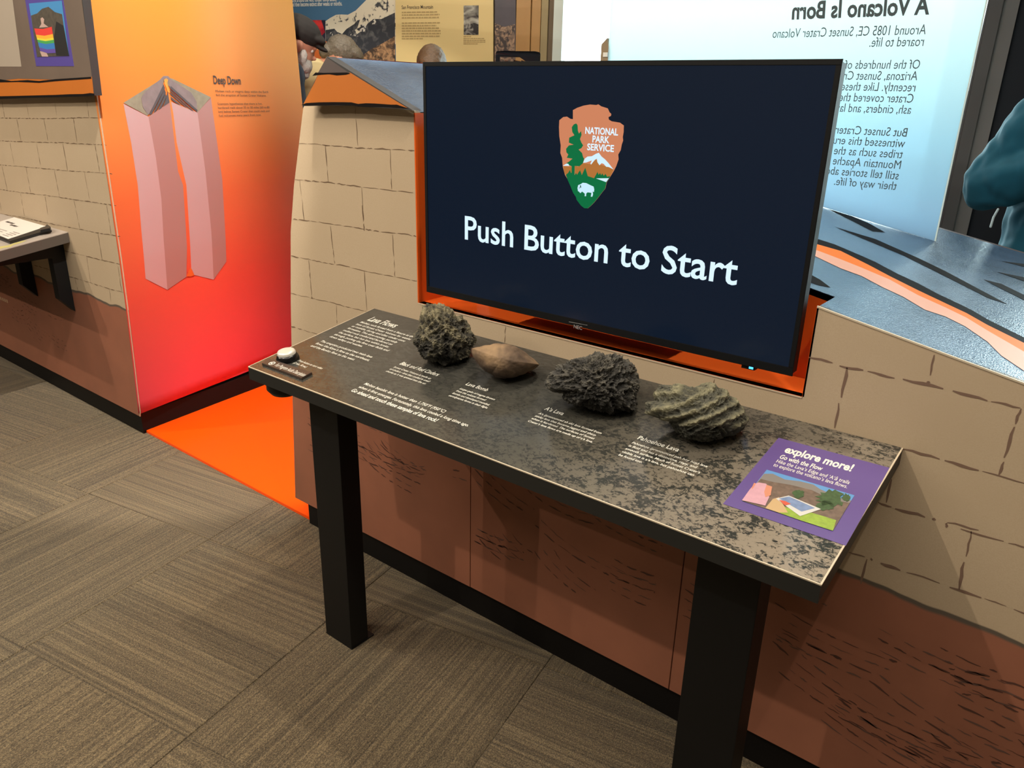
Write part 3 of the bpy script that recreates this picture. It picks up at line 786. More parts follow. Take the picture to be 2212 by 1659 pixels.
# ------------------------------------------------------------------ reading table with the lava samples
def table_print():
    m, nt, b = node_mat('lava_field_print'); N = nt.nodes; L = nt.links
    g = N.new('ShaderNodeNewGeometry'); sp = N.new('ShaderNodeSeparateXYZ'); L.new(g.outputs['Position'], sp.inputs[0])
    def nz(scale, det, dist, rough=0.55, sy=1.0):
        mp = N.new('ShaderNodeMapping'); mp.inputs['Scale'].default_value = (1, sy, 1); L.new(g.outputs['Position'], mp.inputs['Vector'])
        n = N.new('ShaderNodeTexNoise'); n.inputs['Scale'].default_value = scale; n.inputs['Detail'].default_value = det
        n.inputs['Distortion'].default_value = dist; n.inputs['Roughness'].default_value = rough
        L.new(mp.outputs[0], n.inputs['Vector']); return n.outputs['Fac']
    def rng(v, lo, hi, a=0.0, z=1.0):
        r = N.new('ShaderNodeMapRange'); r.inputs[1].default_value = lo; r.inputs[2].default_value = hi
        r.inputs[3].default_value = a; r.inputs[4].default_value = z; L.new(v, r.inputs[0]); return r.outputs[0]
    def mix(f, A, B):
        x = N.new('ShaderNodeMix'); x.data_type = 'RGBA'; L.new(f, x.inputs['Factor'])
        for nm, c in (('A', A), ('B', B)):
            if hasattr(c, 'node'): L.new(c, x.inputs[nm])
            else: x.inputs[nm].default_value = c
        return x.outputs['Result']
    def mth(op, a, b_):
        x = N.new('ShaderNodeMath'); x.operation = op
        for i, c in ((0, a), (1, b_)):
            if hasattr(c, 'node'): L.new(c, x.inputs[i])
            else: x.inputs[i].default_value = c
        return x.outputs[0]
    big = nz(20, 9, 1.0, 0.68, 1.3); small = nz(100, 8, 0.7, 0.68, 1.3); smoke = nz(30, 9, 1.6, 0.65, 1.9)
    right = rng(sp.outputs['X'], -1.25, -0.3)
    near = rng(sp.outputs['Y'], 1.40, 1.10)
    amt = mth('ADD', mth('MULTIPLY', right, 0.62), mth('MULTIPLY', near, 0.42))
    blot = rng(mth('ADD', mth('MULTIPLY', big, 0.42), mth('MULTIPLY', small, 0.58)), 0.46, 0.515)
    far = rng(sp.outputs['X'], -0.85, -0.25)
    light_c = mix(far, srgb(80, 78, 69), srgb(148, 136, 120))
    dark_c = mix(far, srgb(52, 52, 48), srgb(46, 47, 43))
    field = mix(blot, dark_c, light_c)
    calm = mix(rng(smoke, 0.38, 0.68), srgb(50, 50, 47), srgb(74, 72, 67))
    c = mix(rng(amt, 0.15, 0.85), calm, field)
    L.new(c, b.inputs['Base Color'])
    b.inputs['Roughness'].default_value = 0.16
    b.inputs['Specular IOR Level'].default_value = 0.5
    n2 = N.new('ShaderNodeTexNoise'); n2.inputs['Scale'].default_value = 700; L.new(g.outputs['Position'], n2.inputs['Vector'])
    bp = N.new('ShaderNodeBump'); bp.inputs['Strength'].default_value = 0.12; bp.inputs['Distance'].default_value = 0.0006
    L.new(n2.outputs['Fac'], bp.inputs['Height']); L.new(bp.outputs[0], b.inputs['Normal'])
    return m
M_tab = table_print()
M_tedge = mat('table_edge_black', srgb(36, 36, 34), 0.45, 0.35)
tb = tag(empty('reading_table', (-0.955, 1.15, 0)), 'long black-legged exhibit table with a sloped lava-printed top under the screen', 'table')
TW = -0.229+1.681
TD = math.hypot(TABY1-TABY0, TABZ1-TABZ0)
prism('table_top', [(0, 0), (TW, 0), (TW, TD), (0, TD)], TAB, 0.003, M_tab, tb)
vf = []
ct = TABZ1-TABZ0; cy_ = TABY1-TABY0
for a in (0, TW):
    for (y, z) in ((TABY0, TABZ0-0.0032), (TABY1, TABZ1-0.0032), (TABY1, TABZ1-0.034), (TABY0, TABZ0-0.034)):
        vf.append((-1.681+a, y, z))
mesh_obj('edge_band', vf, [(0, 1, 2, 3), (7, 6, 5, 4), (0, 4, 5, 1), (1, 5, 6, 2), (2, 6, 7, 3), (3, 7, 4, 0)], M_tedge, tb)
for nm, p, q in (('front', (0, -0.0006), (TW, 0.0016)), ('side', (TW-0.0022, 0.0), (TW+0.0006, TD)), ('side', (-0.0006, 0), (0.0016, TD))):
    prism('laminate_edge', [(p[0], p[1]), (q[0], p[1]), (q[0], q[1]), (p[0], q[1])], TAB, 0.0024, M_edge, tb, 0.0003)
for x0, x1 in ((-1.565, -1.452), (-0.461, -0.344)):
    leg = box('leg', (x0, 1.141, 0.004), (x1, 1.203, TABZ0-0.034+0.012), M_black, tb, 0.0015)
    box('foot_plate', (x0-0.001, 1.141, 0.0), (x1+0.001, 1.225, 0.004), M_black, leg)
    box('wall_stay', (x0+0.02, 1.203, 0.76), (x1-0.02, WY-0.001, 0.80), M_black, leg)
# button
ba, bb_ = TAB.at(622, 776)
def dome(name, a, b_, prof_rz, m, parent, seg=28):
    V = []; Fc = []
    for r, h in prof_rz:
        for k in range(seg):
            t = 2*math.pi*k/seg
            V.append(TAB.pt(a+r*math.cos(t), b_+r*math.sin(t), h))
    n = len(prof_rz)
    for i in range(n-1):
        for k in range(seg):
            Fc.append((i*seg+k, i*seg+(k+1) % seg, (i+1)*seg+(k+1) % seg, (i+1)*seg+k))
    Fc.append(tuple((n-1)*seg+k for k in range(seg)))
    return mesh_obj(name, V, Fc, m, parent, True)
btn = empty('push_button', TAB.pt(ba, bb_)); btn.parent = tb; btn.matrix_parent_inverse = tb.matrix_world.inverted()
dome('button_ring', ba, bb_, [(0.030, 0.0), (0.030, 0.003), (0.027, 0.012), (0.0245, 0.0165), (0.0225, 0.0165)], mat('black_gloss', srgb(18, 18, 18), 0.25), btn)
dome('button_cap', ba, bb_, [(0.0238, 0.010), (0.0238, 0.020), (0.0215, 0.0245), (0.015, 0.0262), (0.006, 0.0268)], mat('pale_button', srgb(226, 222, 212), 0.3, metal=0.25), btn)
pu = TAB.at(640, 792)
V = []; Fc = []
bx_, by_ = -1.681+ba+0.01, 1.10
for h in (0.795, 0.765, 0.752):
    r = 0.045 if h > 0.76 else 0.033
    for k in range(24):
        V.append((bx_+r*math.cos(k*math.pi/12), by_+r*0.9*math.sin(k*math.pi/12), h+0.008))
for i in range(2):
    for k in range(24): Fc.append((i*24+k, i*24+(k+1) % 24, (i+1)*24+(k+1) % 24, (i+1)*24+k))
Fc.append(tuple(48+k for k in range(24)))
mesh_obj('button_housing', V, Fc, M_black, tb, True)
# audio plaque
pl = prism('audio_plaque', TAB.P([(566.5, 789), (581, 778), (675, 809), (652, 821.5)]), TAB, 0.006, mat('plaque_brown', srgb(70, 56, 48), 0.4), tb, 0.0065, 0.0008)
PLQ = Frame(TAB.pt(0, 0, 0.0068), TAB.u, TAB.v)
block('plaque_text', ['For Program Audio Description'], (592.3, 790.5), None, 0, (658, 812), PLQ, M_white, pl, em=0.021)
ca, cb = PLQ.at(587.5, 785)
ringp = [(ca+0.009*math.cos(t), cb+0.009*math.sin(t)) for t in np.linspace(0, 2*math.pi, 15)[:-1]]
ringi = [(ca+0.0068*math.cos(t), cb+0.0068*math.sin(t)) for t in np.linspace(0, 2*math.pi, 15)[:-1]]
flat('audio_symbol', [[ringp[i], ringp[(i+1) % 14], ringi[(i+1) % 14], ringi[i]] for i in range(14)]+[[(ca-0.005, cb-0.002), (ca-0.002, cb-0.002), (ca+0.002, cb-0.005), (ca+0.002, cb+0.005), (ca-0.002, cb+0.002), (ca-0.005, cb+0.002)]], PLQ, 0.0004, M_white, pl)
TB = lambda name, lines, p0, p1, ref, pe, **k: block(name, lines, p0, p1, ref, pe, TAB, M_white, tb, **k)
IT = 0.22
TB('title_text', ['Lava Flows'], (792.5, 692), None, 0, (853, 707), bold=0.02, shear=0.1, em=0.040)
TB('body_text', ['Molten rock flowed from a fissure at the', 'base of Sunset Crater Volcano for weeks', 'or months, during and after cinder cone', 'formation. This slow-moving, partially', 'melted rock cooled and hardened on', 'the surface, but hot lava within broke', 'through, pushing the flow over fields and', 'down valleys and washes.'], (777, 696.8), (711.5, 728.2), 0, (896, 728), shear=0.12, bold=0.004)
TB('body_text', ["The eruption produced two main lava", "flows: the Kana'a flow to the northeast,", 'and the Bonito flow to the west.'], (691.5, 738), (669.8, 748), 0, (804, 772), shear=0.12, bold=0.004)
TB('caption_text', ['Press button to start video', '(2 min, 30 sec)'], (643, 780), (633, 785), 0, (696, 797), shear=0.12)
TB('title_text', ['Black and Red Cinders'], (862.5, 787), None, 0, (945, 812), bold=0.012, shear=0.12, em=0.0215)
TB('caption_text', ['Sunset Crater Volcano is made up', 'of cinders\u2014lava that cooled in small', 'chunks as it was spewed into the air.'], (848.5, 793.5), (833.5, 803), 0, (931, 818.5), shear=0.2, bold=0.004)
TB('body_text', ['Molten basaltic lava is hotter than 1,750\u00b0F (950\u00b0C)', 'when it first emerges. Fortunately, this lava cooled a long time ago.'], (785, 830.5), (773.5, 837.5), 1, (1013.5, 919.5), shear=0.12, bold=0.004)
TB('body_text', ['Go ahead and touch these samples of lava rock!'], (757, 845), None, 0, (943, 910), bold=0.014, em=0.0195)
TB('title_text', ['Lava Bomb'], (1005, 831.5), None, 0, (1051, 845.5), bold=0.014, em=0.020)
TB('caption_text', ['Larger gobs of magma thrown', 'from the volcano formed', 'bombs and developed rounded,', 'aerodynamic forms in their flight.'], (991.6, 840.5), (969.2, 855.7), 3, (1052, 883), shear=0.2, bold=0.008)
TB('title_text', ["A\u2019a Lava"], (1175, 885), None, 0, (1215, 897), bold=0.014, em=0.020)
TB('caption_text', ["A\u2019a (pronounced ah ah) lava formed from", 'sticky lava that became jagged and sharp', 'when it hardened. The surfaces of Sunset', "Crater\u2019s lava flows are made up of a\u2019a lava."], (1161, 894), (1140.5, 911), 0, (1299, 937), shear=0.15, bold=0.008)
TB('title_text', ['Pahoehoe Lava'], (1376, 948.5), None, 0, (1464, 976), bold=0.014, em=0.020)
TB('caption_text', ['Pahoehoe (pronounced pah hoy hoy) lava', 'is fluid and has a distinctive, ropy, and', "smooth surface. Much of Sunset Crater\u2019s", "visible lava is a\u2019a lava, but pahoehoe can", 'be found too.'], (1363, 957.5), (1336.5, 984.3), 0, (1526, 1011), shear=0.12, bold=0.008)
# violet card printed on the top
zH = Z(1500, 800, 3.0716)
card = flat('violet_card', [TAB.P([(1682, 946), (1921.6, 1011), (1827, 1179.5), (1561.5, 1089)])], TAB, 0.0006, mat('card_violet', srgb(98, 78, 140), 0.35), tb)
CB = lambda name, lines, p0, p1, ref, pe, **k: block(name, lines, p0, p1, ref, pe, TAB, M_white, card, off=0.001, **k)
CB('card_title', ['explore more!'], (1692.7, 977), None, 0, (1838.6, 1018), bold=0.03, em=0.035)
CB('card_heading', ['Go with the Flow'], (1682.5, 990.5), None, 0, (1775, 1016), bold=0.02, em=0.0205)
CB('card_text', ["Hike the Lava\u2019s Edge and \u2018A\u2018\u0101 trails", 'to explore the volcano\u2019s lava flows.'], (1675.8, 999.5), (1669.0, 1007.2), 0, (1834.5, 1045), bold=0.002, em=0.0165)
ph = lambda *l: [TAB.P(zH(p)) for p in l]
flat('card_photo_sky', ph([(480, 662), (1062, 832), (918, 1070), (315, 870)]), TAB, 0.001, mat('cphoto_sky', srgb(96, 150, 206), 0.35), card)
flat('card_photo_hills', ph([(462, 690), (520, 690), (600, 728), (700, 740), (790, 762), (830, 790), (960, 850), (1040, 868), (918, 1070), (315, 870)]), TAB, 0.0013, mat('cphoto_hill', srgb(132, 126, 122), 0.35), card)
flat('card_photo_lava', ph([(440, 725), (520, 745), (640, 765), (780, 800), (900, 860), (1030, 885), (918, 1070), (315, 870)]), TAB, 0.0016, mat('cphoto_lava', srgb(112, 94, 82), 0.4, noise_amt=0.7, noise_scale=90), card)
flat('card_photo_grass', ph([(560, 900), (660, 930), (760, 945), (860, 975), (940, 1000), (918, 1070), (700, 1000), (560, 950)]), TAB, 0.0019, mat('cphoto_grass', srgb(142, 168, 60), 0.4, noise_amt=0.4, noise_scale=120), card)
def blob(c, rx, ry, n=22, j=0.28):
    return [(c[0]+rx*(1+random.uniform(-j, j))*math.cos(t), c[1]+ry*(1+random.uniform(-j, j))*math.sin(t)) for t in np.linspace(0, 2*math.pi, n+1)[:-1]]
flat('card_photo_tree', ph(blob((905, 858), 88, 52), blob((690, 828), 38, 26), blob((1005, 850), 26, 24), blob((865, 905), 60, 30)), TAB, 0.0022, mat('cphoto_tree', srgb(64, 88, 52), 0.4, noise_amt=0.6, noise_scale=160), card)
flat('card_photo_path', ph([(520, 860), (560, 848), (620, 950), (560, 950), (470, 920)]), TAB, 0.0021, mat('cphoto_path', srgb(196, 164, 120), 0.4), card)
flat('card_photo_sign', ph([(540, 858), (625, 838), (840, 928), (700, 975)]), TAB, 0.0024, mat('cphoto_sign', srgb(206, 204, 200), 0.4), card)
flat('card_photo_sign_panel', ph([(560, 858), (628, 845), (800, 922), (710, 945)]), TAB, 0.0026, mat('cphoto_signp', srgb(120, 140, 178), 0.4, noise_amt=0.5, noise_scale=80), card)
flat('card_photo_sign_lava', ph([(560, 868), (600, 875), (640, 895), (600, 905)]), TAB, 0.0028, mat('cphoto_signl', srgb(206, 92, 70), 0.4), card)
flat('card_photo_visitor', ph([(425, 752), (475, 760), (500, 790), (495, 850), (470, 905), (315, 870), (365, 800), (400, 760)]), TAB, 0.0026, mat('cphoto_pink', srgb(206, 158, 172), 0.4, noise_amt=0.15, noise_scale=90), card)
flat('card_photo_arm', ph([(478, 768), (515, 780), (505, 838), (470, 850), (462, 815)], [(395, 755), (408, 760), (385, 795), (378, 792)]), TAB, 0.0029, mat('cphoto_skin', srgb(210, 140, 112), 0.4), card)

# ------------------------------------------------------------------ lava samples
CR, CU, CT = RM[:, 0], RM[:, 1], RM[:, 2]          # directions across, up and towards the viewer
def rock_mat(name, dark, mid, lightc, scale, thr, bump):
    m, nt, b = node_mat(name); N = nt.nodes; L = nt.links
    tc = N.new('ShaderNodeTexCoord')
    n = N.new('ShaderNodeTexNoise'); n.inputs['Scale'].default_value = scale; n.inputs['Detail'].default_value = 8; n.inputs['Roughness'].default_value = 0.65
    L.new(tc.outputs['Object'], n.inputs['Vector'])
    at = N.new('ShaderNodeAttribute'); at.attribute_name = 'relief'  # darker hollows and lighter tops: shading put into the stone colour
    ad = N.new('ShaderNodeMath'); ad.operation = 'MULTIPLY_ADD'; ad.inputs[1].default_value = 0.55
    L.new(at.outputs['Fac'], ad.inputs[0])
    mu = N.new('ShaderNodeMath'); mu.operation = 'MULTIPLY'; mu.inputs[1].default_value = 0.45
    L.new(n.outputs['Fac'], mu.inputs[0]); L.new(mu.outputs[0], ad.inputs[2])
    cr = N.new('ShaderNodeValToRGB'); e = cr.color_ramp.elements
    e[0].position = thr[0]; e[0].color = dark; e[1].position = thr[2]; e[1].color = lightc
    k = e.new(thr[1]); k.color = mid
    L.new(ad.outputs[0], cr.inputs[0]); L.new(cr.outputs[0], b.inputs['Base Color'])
    b.inputs['Roughness'].default_value = 0.75; b.inputs['Specular IOR Level'].default_value = 0.35
    n2 = N.new('ShaderNodeTexNoise'); n2.inputs['Scale'].default_value = scale*3; n2.inputs['Detail'].default_value = 6
    L.new(tc.outputs['Object'], n2.inputs['Vector'])
    bp = N.new('ShaderNodeBump'); bp.inputs['Strength'].default_value = bump; bp.inputs['Distance'].default_value = 0.004
    L.new(n2.outputs['Fac'], bp.inputs['Height']); L.new(bp.outputs[0], b.inputs['Normal'])
    return m
def rock(name, outline, depth_t, thick, material, disp, label, sub=7, smooth=False):
    """a stone whose outline as seen across the table is traced, given full depth and rough relief"""
    O = np.array(outline, float)
    # area centroid
    x, y = O[:, 0], O[:, 1]; x1, y1 = np.roll(x, -1), np.roll(y, -1)
    cr = x*y1-x1*y; A = cr.sum()/2
    c = np.array([((x+x1)*cr).sum(), ((y+y1)*cr).sum()])/(6*A)
    ang = np.arctan2(-(O[:, 1]-c[1]), O[:, 0]-c[0]); rad = np.hypot(O[:, 0]-c[0], O[:, 1]-c[1])
    k = np.argsort(ang); ang, rad = ang[k], rad[k]
    ang = np.concatenate([ang-2*math.pi, ang, ang+2*math.pi]); rad = np.tile(rad, 3)
    bm = bmesh.new(); bmesh.ops.create_icosphere(bm, subdivisions=sub, radius=1.0)
    P = np.array([v.co[:] for v in bm.verts])
    th = np.arctan2(P[:, 1], P[:, 0]); rho = np.hypot(P[:, 0], P[:, 1])
    R = np.interp(th, ang, rad)
    relief = np.zeros(len(P))
    def place(t):
        s = t*1.0/F_PX/ (1.0)      # metres per pixel near this distance
        ctr = CAM+t*ray(*c)
        sc = float(-(RM.T @ (ctr-CAM))[2])/F_PX
        Q = ctr[None, :] + (R*rho*np.cos(th)*sc)[:, None]*CR + (R*rho*np.sin(th)*sc)[:, None]*CU + (P[:, 2]*thick)[:, None]*CT
        return Q, sc
    t = depth_t
    for it in range(30):
        Q, sc = place(t)
        h = (Q-np.array(TAB.O)) @ TAB.n
        m_ = np.sort(h)[int(len(h)*0.02)]
        t += (m_-0.0)*0.9
        if abs(m_) < 2e-4: break
    ctr = Q.mean(axis=0)
    N_ = Q-ctr; N_ /= np.linalg.norm(N_, axis=1)[:, None]
    out = np.empty_like(Q)
    for i, q in enumerate(Q):
        d = disp(Vector(tuple(q-ctr)), Vector(tuple(P[i])))
        relief[i] = d[1]
        out[i] = q+N_[i]*d[0]
    h = (out-np.array(TAB.O)) @ TAB.n
    low = h < 0.0008
    out[low] += ((0.0008-h[low])[:, None])*TAB.n[None, :]
    base = Vector(tuple(ctr))
    for v, q in zip(bm.verts, out): v.co = Vector(tuple(q))-base
    me = bpy.data.meshes.new(name); bm.to_mesh(me); bm.free()
    at = me.attributes.new('relief', 'FLOAT', 'POINT')
    at.data.foreach_set('value', relief.astype(np.float32))
    o = link(name, me, material, None, smooth)
    o.location = base
    return tag(o, label, 'rock')
fb = lambda v, s, o=4: noise.fractal(v*s, 0.9, 2.1, o)
def ridged(v, s): return 1-abs(noise.noise(v*s))*2
def d_cinder(q, p):
    T = noise.turbulence(q*34, 4, True)
    T2 = noise.turbulence(q*95+Vector((3, 1, 2)), 3, True)
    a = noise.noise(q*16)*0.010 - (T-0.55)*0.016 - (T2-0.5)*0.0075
    return a, min(1, max(0, 0.78-T*0.38-T2*0.30+p.y*0.16+noise.noise(q*40)*0.2))  # tan on the raised and upper parts paints in warm highlights
def d_aa(q, p):
    T = noise.turbulence(q*48, 4, True)
    T2 = noise.turbulence(q*120+Vector((7, 1, 2)), 3, True)
    vor = noise.voronoi(q*70)[0]
    a = noise.noise(q*15)*0.010 - (T-0.55)*0.017 + (vor[1]-vor[0]-0.2)*0.006 - (T2-0.5)*0.007
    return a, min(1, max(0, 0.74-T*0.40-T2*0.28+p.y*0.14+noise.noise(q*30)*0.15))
def d_bomb(q, p):
    a = noise.noise(q*14)*0.004 + noise.noise(q*55)*0.0012 + noise.noise(q*160)*0.0006
    return a, min(1, max(0, 0.5+noise.noise(q*17+Vector((2, 2, 0)))*0.55+noise.noise(q*70)*0.2+p.y*0.12))
def d_pah(q, p):
    w = noise.noise(q*16)*0.9+noise.noise(q*40)*0.35
    x = q.dot(Vector(tuple(CR))); y = q.dot(Vector(tuple(CU)))
    ph_ = (0.45*x-1.0*y)*2*math.pi/0.023+w*1.8
    top = max(0.0, min(1.0, (p.y*1.0+p.z*0.35-x*0.6+0.28)*4))
    rope = (0.5+0.5*math.sin(ph_))**2
    T2 = noise.turbulence(q*80, 4, True)
    a = noise.noise(q*18)*0.006 + top*(rope*0.0055) - (T2-0.5)*0.009*(1.2-0.45*top)
    return a, min(1, max(0, top*(0.52+0.36*rope-T2*0.34)+(1-top)*(0.28-T2*0.3)))
zI = Z(880, 640, 5.53); zJ = Z(1150, 740, 4.424)
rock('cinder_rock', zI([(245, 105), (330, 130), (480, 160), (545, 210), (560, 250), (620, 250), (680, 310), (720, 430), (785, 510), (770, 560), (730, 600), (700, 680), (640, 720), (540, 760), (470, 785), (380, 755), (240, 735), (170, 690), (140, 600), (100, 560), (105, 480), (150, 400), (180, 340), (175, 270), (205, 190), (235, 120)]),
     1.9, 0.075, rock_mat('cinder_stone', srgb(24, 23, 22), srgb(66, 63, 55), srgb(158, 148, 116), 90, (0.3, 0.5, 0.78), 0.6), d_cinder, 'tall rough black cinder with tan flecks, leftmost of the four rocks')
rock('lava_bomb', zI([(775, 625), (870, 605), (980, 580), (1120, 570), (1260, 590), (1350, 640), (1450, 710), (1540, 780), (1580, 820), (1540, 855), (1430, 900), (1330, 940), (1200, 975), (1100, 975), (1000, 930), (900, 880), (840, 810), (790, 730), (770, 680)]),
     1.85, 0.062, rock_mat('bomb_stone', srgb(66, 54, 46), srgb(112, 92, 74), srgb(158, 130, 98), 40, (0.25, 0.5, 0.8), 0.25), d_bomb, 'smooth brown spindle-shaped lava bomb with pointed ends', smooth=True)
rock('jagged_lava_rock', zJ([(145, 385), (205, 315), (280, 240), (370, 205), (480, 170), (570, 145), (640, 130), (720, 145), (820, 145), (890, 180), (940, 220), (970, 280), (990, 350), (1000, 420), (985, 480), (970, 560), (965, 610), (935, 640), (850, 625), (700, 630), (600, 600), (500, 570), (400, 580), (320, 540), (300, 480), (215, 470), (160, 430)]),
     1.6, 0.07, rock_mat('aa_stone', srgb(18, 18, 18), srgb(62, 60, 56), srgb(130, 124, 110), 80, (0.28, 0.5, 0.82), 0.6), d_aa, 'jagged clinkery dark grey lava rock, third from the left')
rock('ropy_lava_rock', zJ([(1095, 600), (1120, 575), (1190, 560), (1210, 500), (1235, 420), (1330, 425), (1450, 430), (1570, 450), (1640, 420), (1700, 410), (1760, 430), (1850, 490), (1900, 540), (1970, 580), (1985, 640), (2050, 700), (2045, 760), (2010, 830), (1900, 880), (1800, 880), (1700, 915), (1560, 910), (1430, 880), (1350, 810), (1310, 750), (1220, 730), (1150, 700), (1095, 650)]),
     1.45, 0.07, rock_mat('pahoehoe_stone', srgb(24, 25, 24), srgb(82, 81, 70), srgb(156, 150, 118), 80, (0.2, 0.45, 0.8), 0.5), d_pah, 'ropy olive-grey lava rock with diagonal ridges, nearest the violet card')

# ------------------------------------------------------------------ wall screen
tv = tag(empty('wall_screen', (-0.95, 1.5, 0.97)), 'large black flat screen reading Push Button to Start with park emblem', 'screen')
tl, tr_, br_, bl_ = TVF.P([(915, 134), (1823, 127), (1711, 807), (921, 634)])
sx0, sx1 = (tl[0]+bl_[0])/2, (tr_[0]+br_[0])/2
sz1, sz0 = (tl[1]+tr_[1])/2, (bl_[1]+br_[1])/2
M_bez = mat('screen_bezel', srgb(14, 15, 17), 0.5, 0.3)
BZ = 0.010
bm = bmesh.new(); bm_box(bm, (sx0, TVF.O[1]+0.002, sz0), (sx1, TVF.O[1]+0.022, sz1))
bmesh.ops.bevel(bm, geom=[e for e in bm.edges if abs(e.verts[0].co.y-e.verts[1].co.y) > 0.01], offset=0.006, segments=3, affect='EDGES')
body = bm_to('screen_body', bm, M_bez, tv)
box('rear_housing', (sx0+0.05, TVF.O[1]+0.022, sz0+0.02), (sx1-0.05, TVF.O[1]+0.050, sz1-0.06), M_bez, tv, 0.006)
def bar(name, a0, a1, b0, b1): return prism(name, [(a0, b0), (a1, b0), (a1, b1), (a0, b1)], TVF, 0.004, M_bez, tv, 0.0018, 0.0008)
bar('bezel', sx0, sx1, sz0, sz0+0.017); bar('bezel', sx0, sx1, sz1-BZ, sz1)
bar('bezel', sx0, sx0+BZ, sz0+0.017, sz1-BZ); bar('bezel', sx1-BZ, sx1, sz0+0.017, sz1-BZ)
def lit(name, c, s): return mat(name, (0.002, 0.002, 0.002, 1), 0.35, 0.3, emit=c, estr=s)
scr = prism('screen_glass', [(sx0+BZ, sz0+0.017), (sx1-BZ, sz0+0.017), (sx1-BZ, sz1-BZ), (sx0+BZ, sz1-BZ)], TVF, 0.003, mat('lcd_dark', srgb(8, 10, 13), 0.2, 0.5, emit=srgb(12, 28, 48), estr=0.6), tv, 0.0004)
SE = 0.95
(wa, wb0), (we, _) = TVF.at(1004.5, 516), TVF.at(1591.5, 612.5)
full = 'Push Button to Start'; kx = (we-wa)/text_width(full, 0.012)
for w0 in full.split():
    pre = full[:full.index(w0+(' ' if w0 == 'to' else ''))]
    x_ = wa+kx*(text_width(pre+w0, 0.012)-text_width(w0, 0.012))
    lettering('screen_word', [(w0, (x_, wb0), kx*text_width(w0, 0.012), 0.0835)], TVF, lit('lcd_white', srgb(214, 238, 255), SE*1.05), scr, 0.0008, 0.012)
zL = Z(1180, 210, 6.636)
outl = [(385, 185), (450, 150), (540, 120), (630, 105), (720, 112), (750, 102), (790, 130), (885, 160), (910, 215), (935, 240), (930, 268), (895, 285), (900, 320), (940, 345), (1060, 365), (1115, 405), (1112, 500), (1100, 570), (1105, 620), (1085, 680), (1070, 760), (1035, 820), (1040, 890), (1005, 990), (975, 1050), (920, 1140), (870, 1220), (850, 1310), (800, 1370), (740, 1450), (690, 1510), (640, 1560), (600, 1592), (550, 1590), (500, 1550), (440, 1470), (430, 1430), (390, 1370), (350, 1270), (310, 1180), (270, 1110), (240, 1000), (230, 870), (205, 800), (210, 690), (190, 560), (185, 430), (190, 330), (245, 285), (300, 278), (350, 310), (385, 315)]
def em(name, pts, col, off, s=SE):
    return flat(name, [TVF.P(zL(p)) for p in pts], TVF, off, lit('lcd_'+name, col, s), scr)
em('emblem_shield', [outl], srgb(212, 134, 96), 0.0008, 0.85)
em('emblem_hills', [[(245, 990), (365, 995), (372, 1090), (285, 1115), (262, 1080)], [(415, 980), (460, 1000), (540, 945), (640, 960), (720, 890), (760, 960), (860, 990), (970, 1035), (920, 1140), (690, 1165), (590, 1165), (415, 1165)]], srgb(182, 116, 56), 0.0011, 0.85)
gi = outl.index((920, 1140)); gj = outl.index((310, 1180))
em('emblem_meadow', [[(285, 1112), (318, 1085), (345, 1040), (358, 1085), (370, 1080), (412, 1115), (430, 1085), (448, 1110), (465, 1080), (490, 1045), (515, 1115), (540, 1060), (565, 1010), (600, 1130), (690, 1160), (718, 1110), (740, 1070), (755, 1110), (778, 1085), (792, 1118), (808, 1090), (830, 1125), (855, 1098), (878, 1140), (915, 1130)]+outl[gi:gj+1]], srgb(0, 116, 66), 0.0014, 0.8)
em('emblem_tree', [[(435, 375), (455, 400), (460, 480), (475, 520), (505, 485), (512, 540), (490, 600), (510, 650), (535, 690), (510, 730), (470, 750), (520, 800), (535, 860), (550, 880), (530, 950), (480, 990), (415, 985), (412, 1120), (368, 1120), (370, 990), (290, 950), (335, 920), (382, 880), (300, 868), (322, 820), (295, 790), (290, 740), (330, 690), (398, 680), (330, 650), (335, 580), (410, 545), (380, 500), (372, 430), (400, 390)]], srgb(0, 116, 66), 0.0017, 0.8)
em('emblem_snow', [[(535, 940), (560, 880), (600, 850), (660, 845), (720, 810), (760, 795), (800, 850), (850, 890), (900, 945), (970, 1035), (905, 1000), (866, 996), (830, 955), (800, 945), (770, 975), (740, 930), (732, 880), (700, 900), (650, 965), (640, 950), (662, 905), (620, 920), (580, 935)], [(246, 982), (270, 966), (300, 950), (325, 955), (338, 984)], [(722, 1163), (905, 1160), (865, 1216)]], srgb(206, 236, 250), 0.002)
em('emblem_bison', [[(455, 1300), (465, 1260), (500, 1245), (530, 1225), (580, 1230), (640, 1260), (685, 1280), (695, 1320), (690, 1360), (672, 1350), (678, 1390), (668, 1425), (645, 1425), (655, 1370), (600, 1362), (580, 1380), (578, 1418), (558, 1418), (560, 1382), (520, 1350), (500, 1372), (490, 1370), (480, 1355), (462, 1345)]], srgb(198, 232, 248), 0.002)
em('emblem_bison_eye', [[(490, 1262), (505, 1262), (508, 1295), (496, 1300)], [(478, 1292), (488, 1292), (488, 1305), (478, 1305)]], srgb(0, 90, 60), 0.0023, 0.5)
EW = MATS['lcd_white']
for w_, p0, p1 in (('NATIONAL', (566, 520), (1035, 549)), ('PARK', (668, 643), (910, 660)), ('SERVICE', (593, 755), (975, 780))):
    (x0, y0), (x1, y1) = zL([p0, p1])
    block('emblem_text', [w_], (x0, y0), None, 0, (x1, y1), TVF, EW, scr, bold=0.025, em=0.0192, off=0.0023)
block('maker_text', ['NEC'], (1239.5, 708.5), None, 0, (1257.5, 712), Frame((0, TVF.O[1]-0.002, 0), (1, 0, 0), (0, 0, 1)), mat('silver_print', srgb(150, 150, 150), 0.4), tv, em=0.0125, bold=0.01)
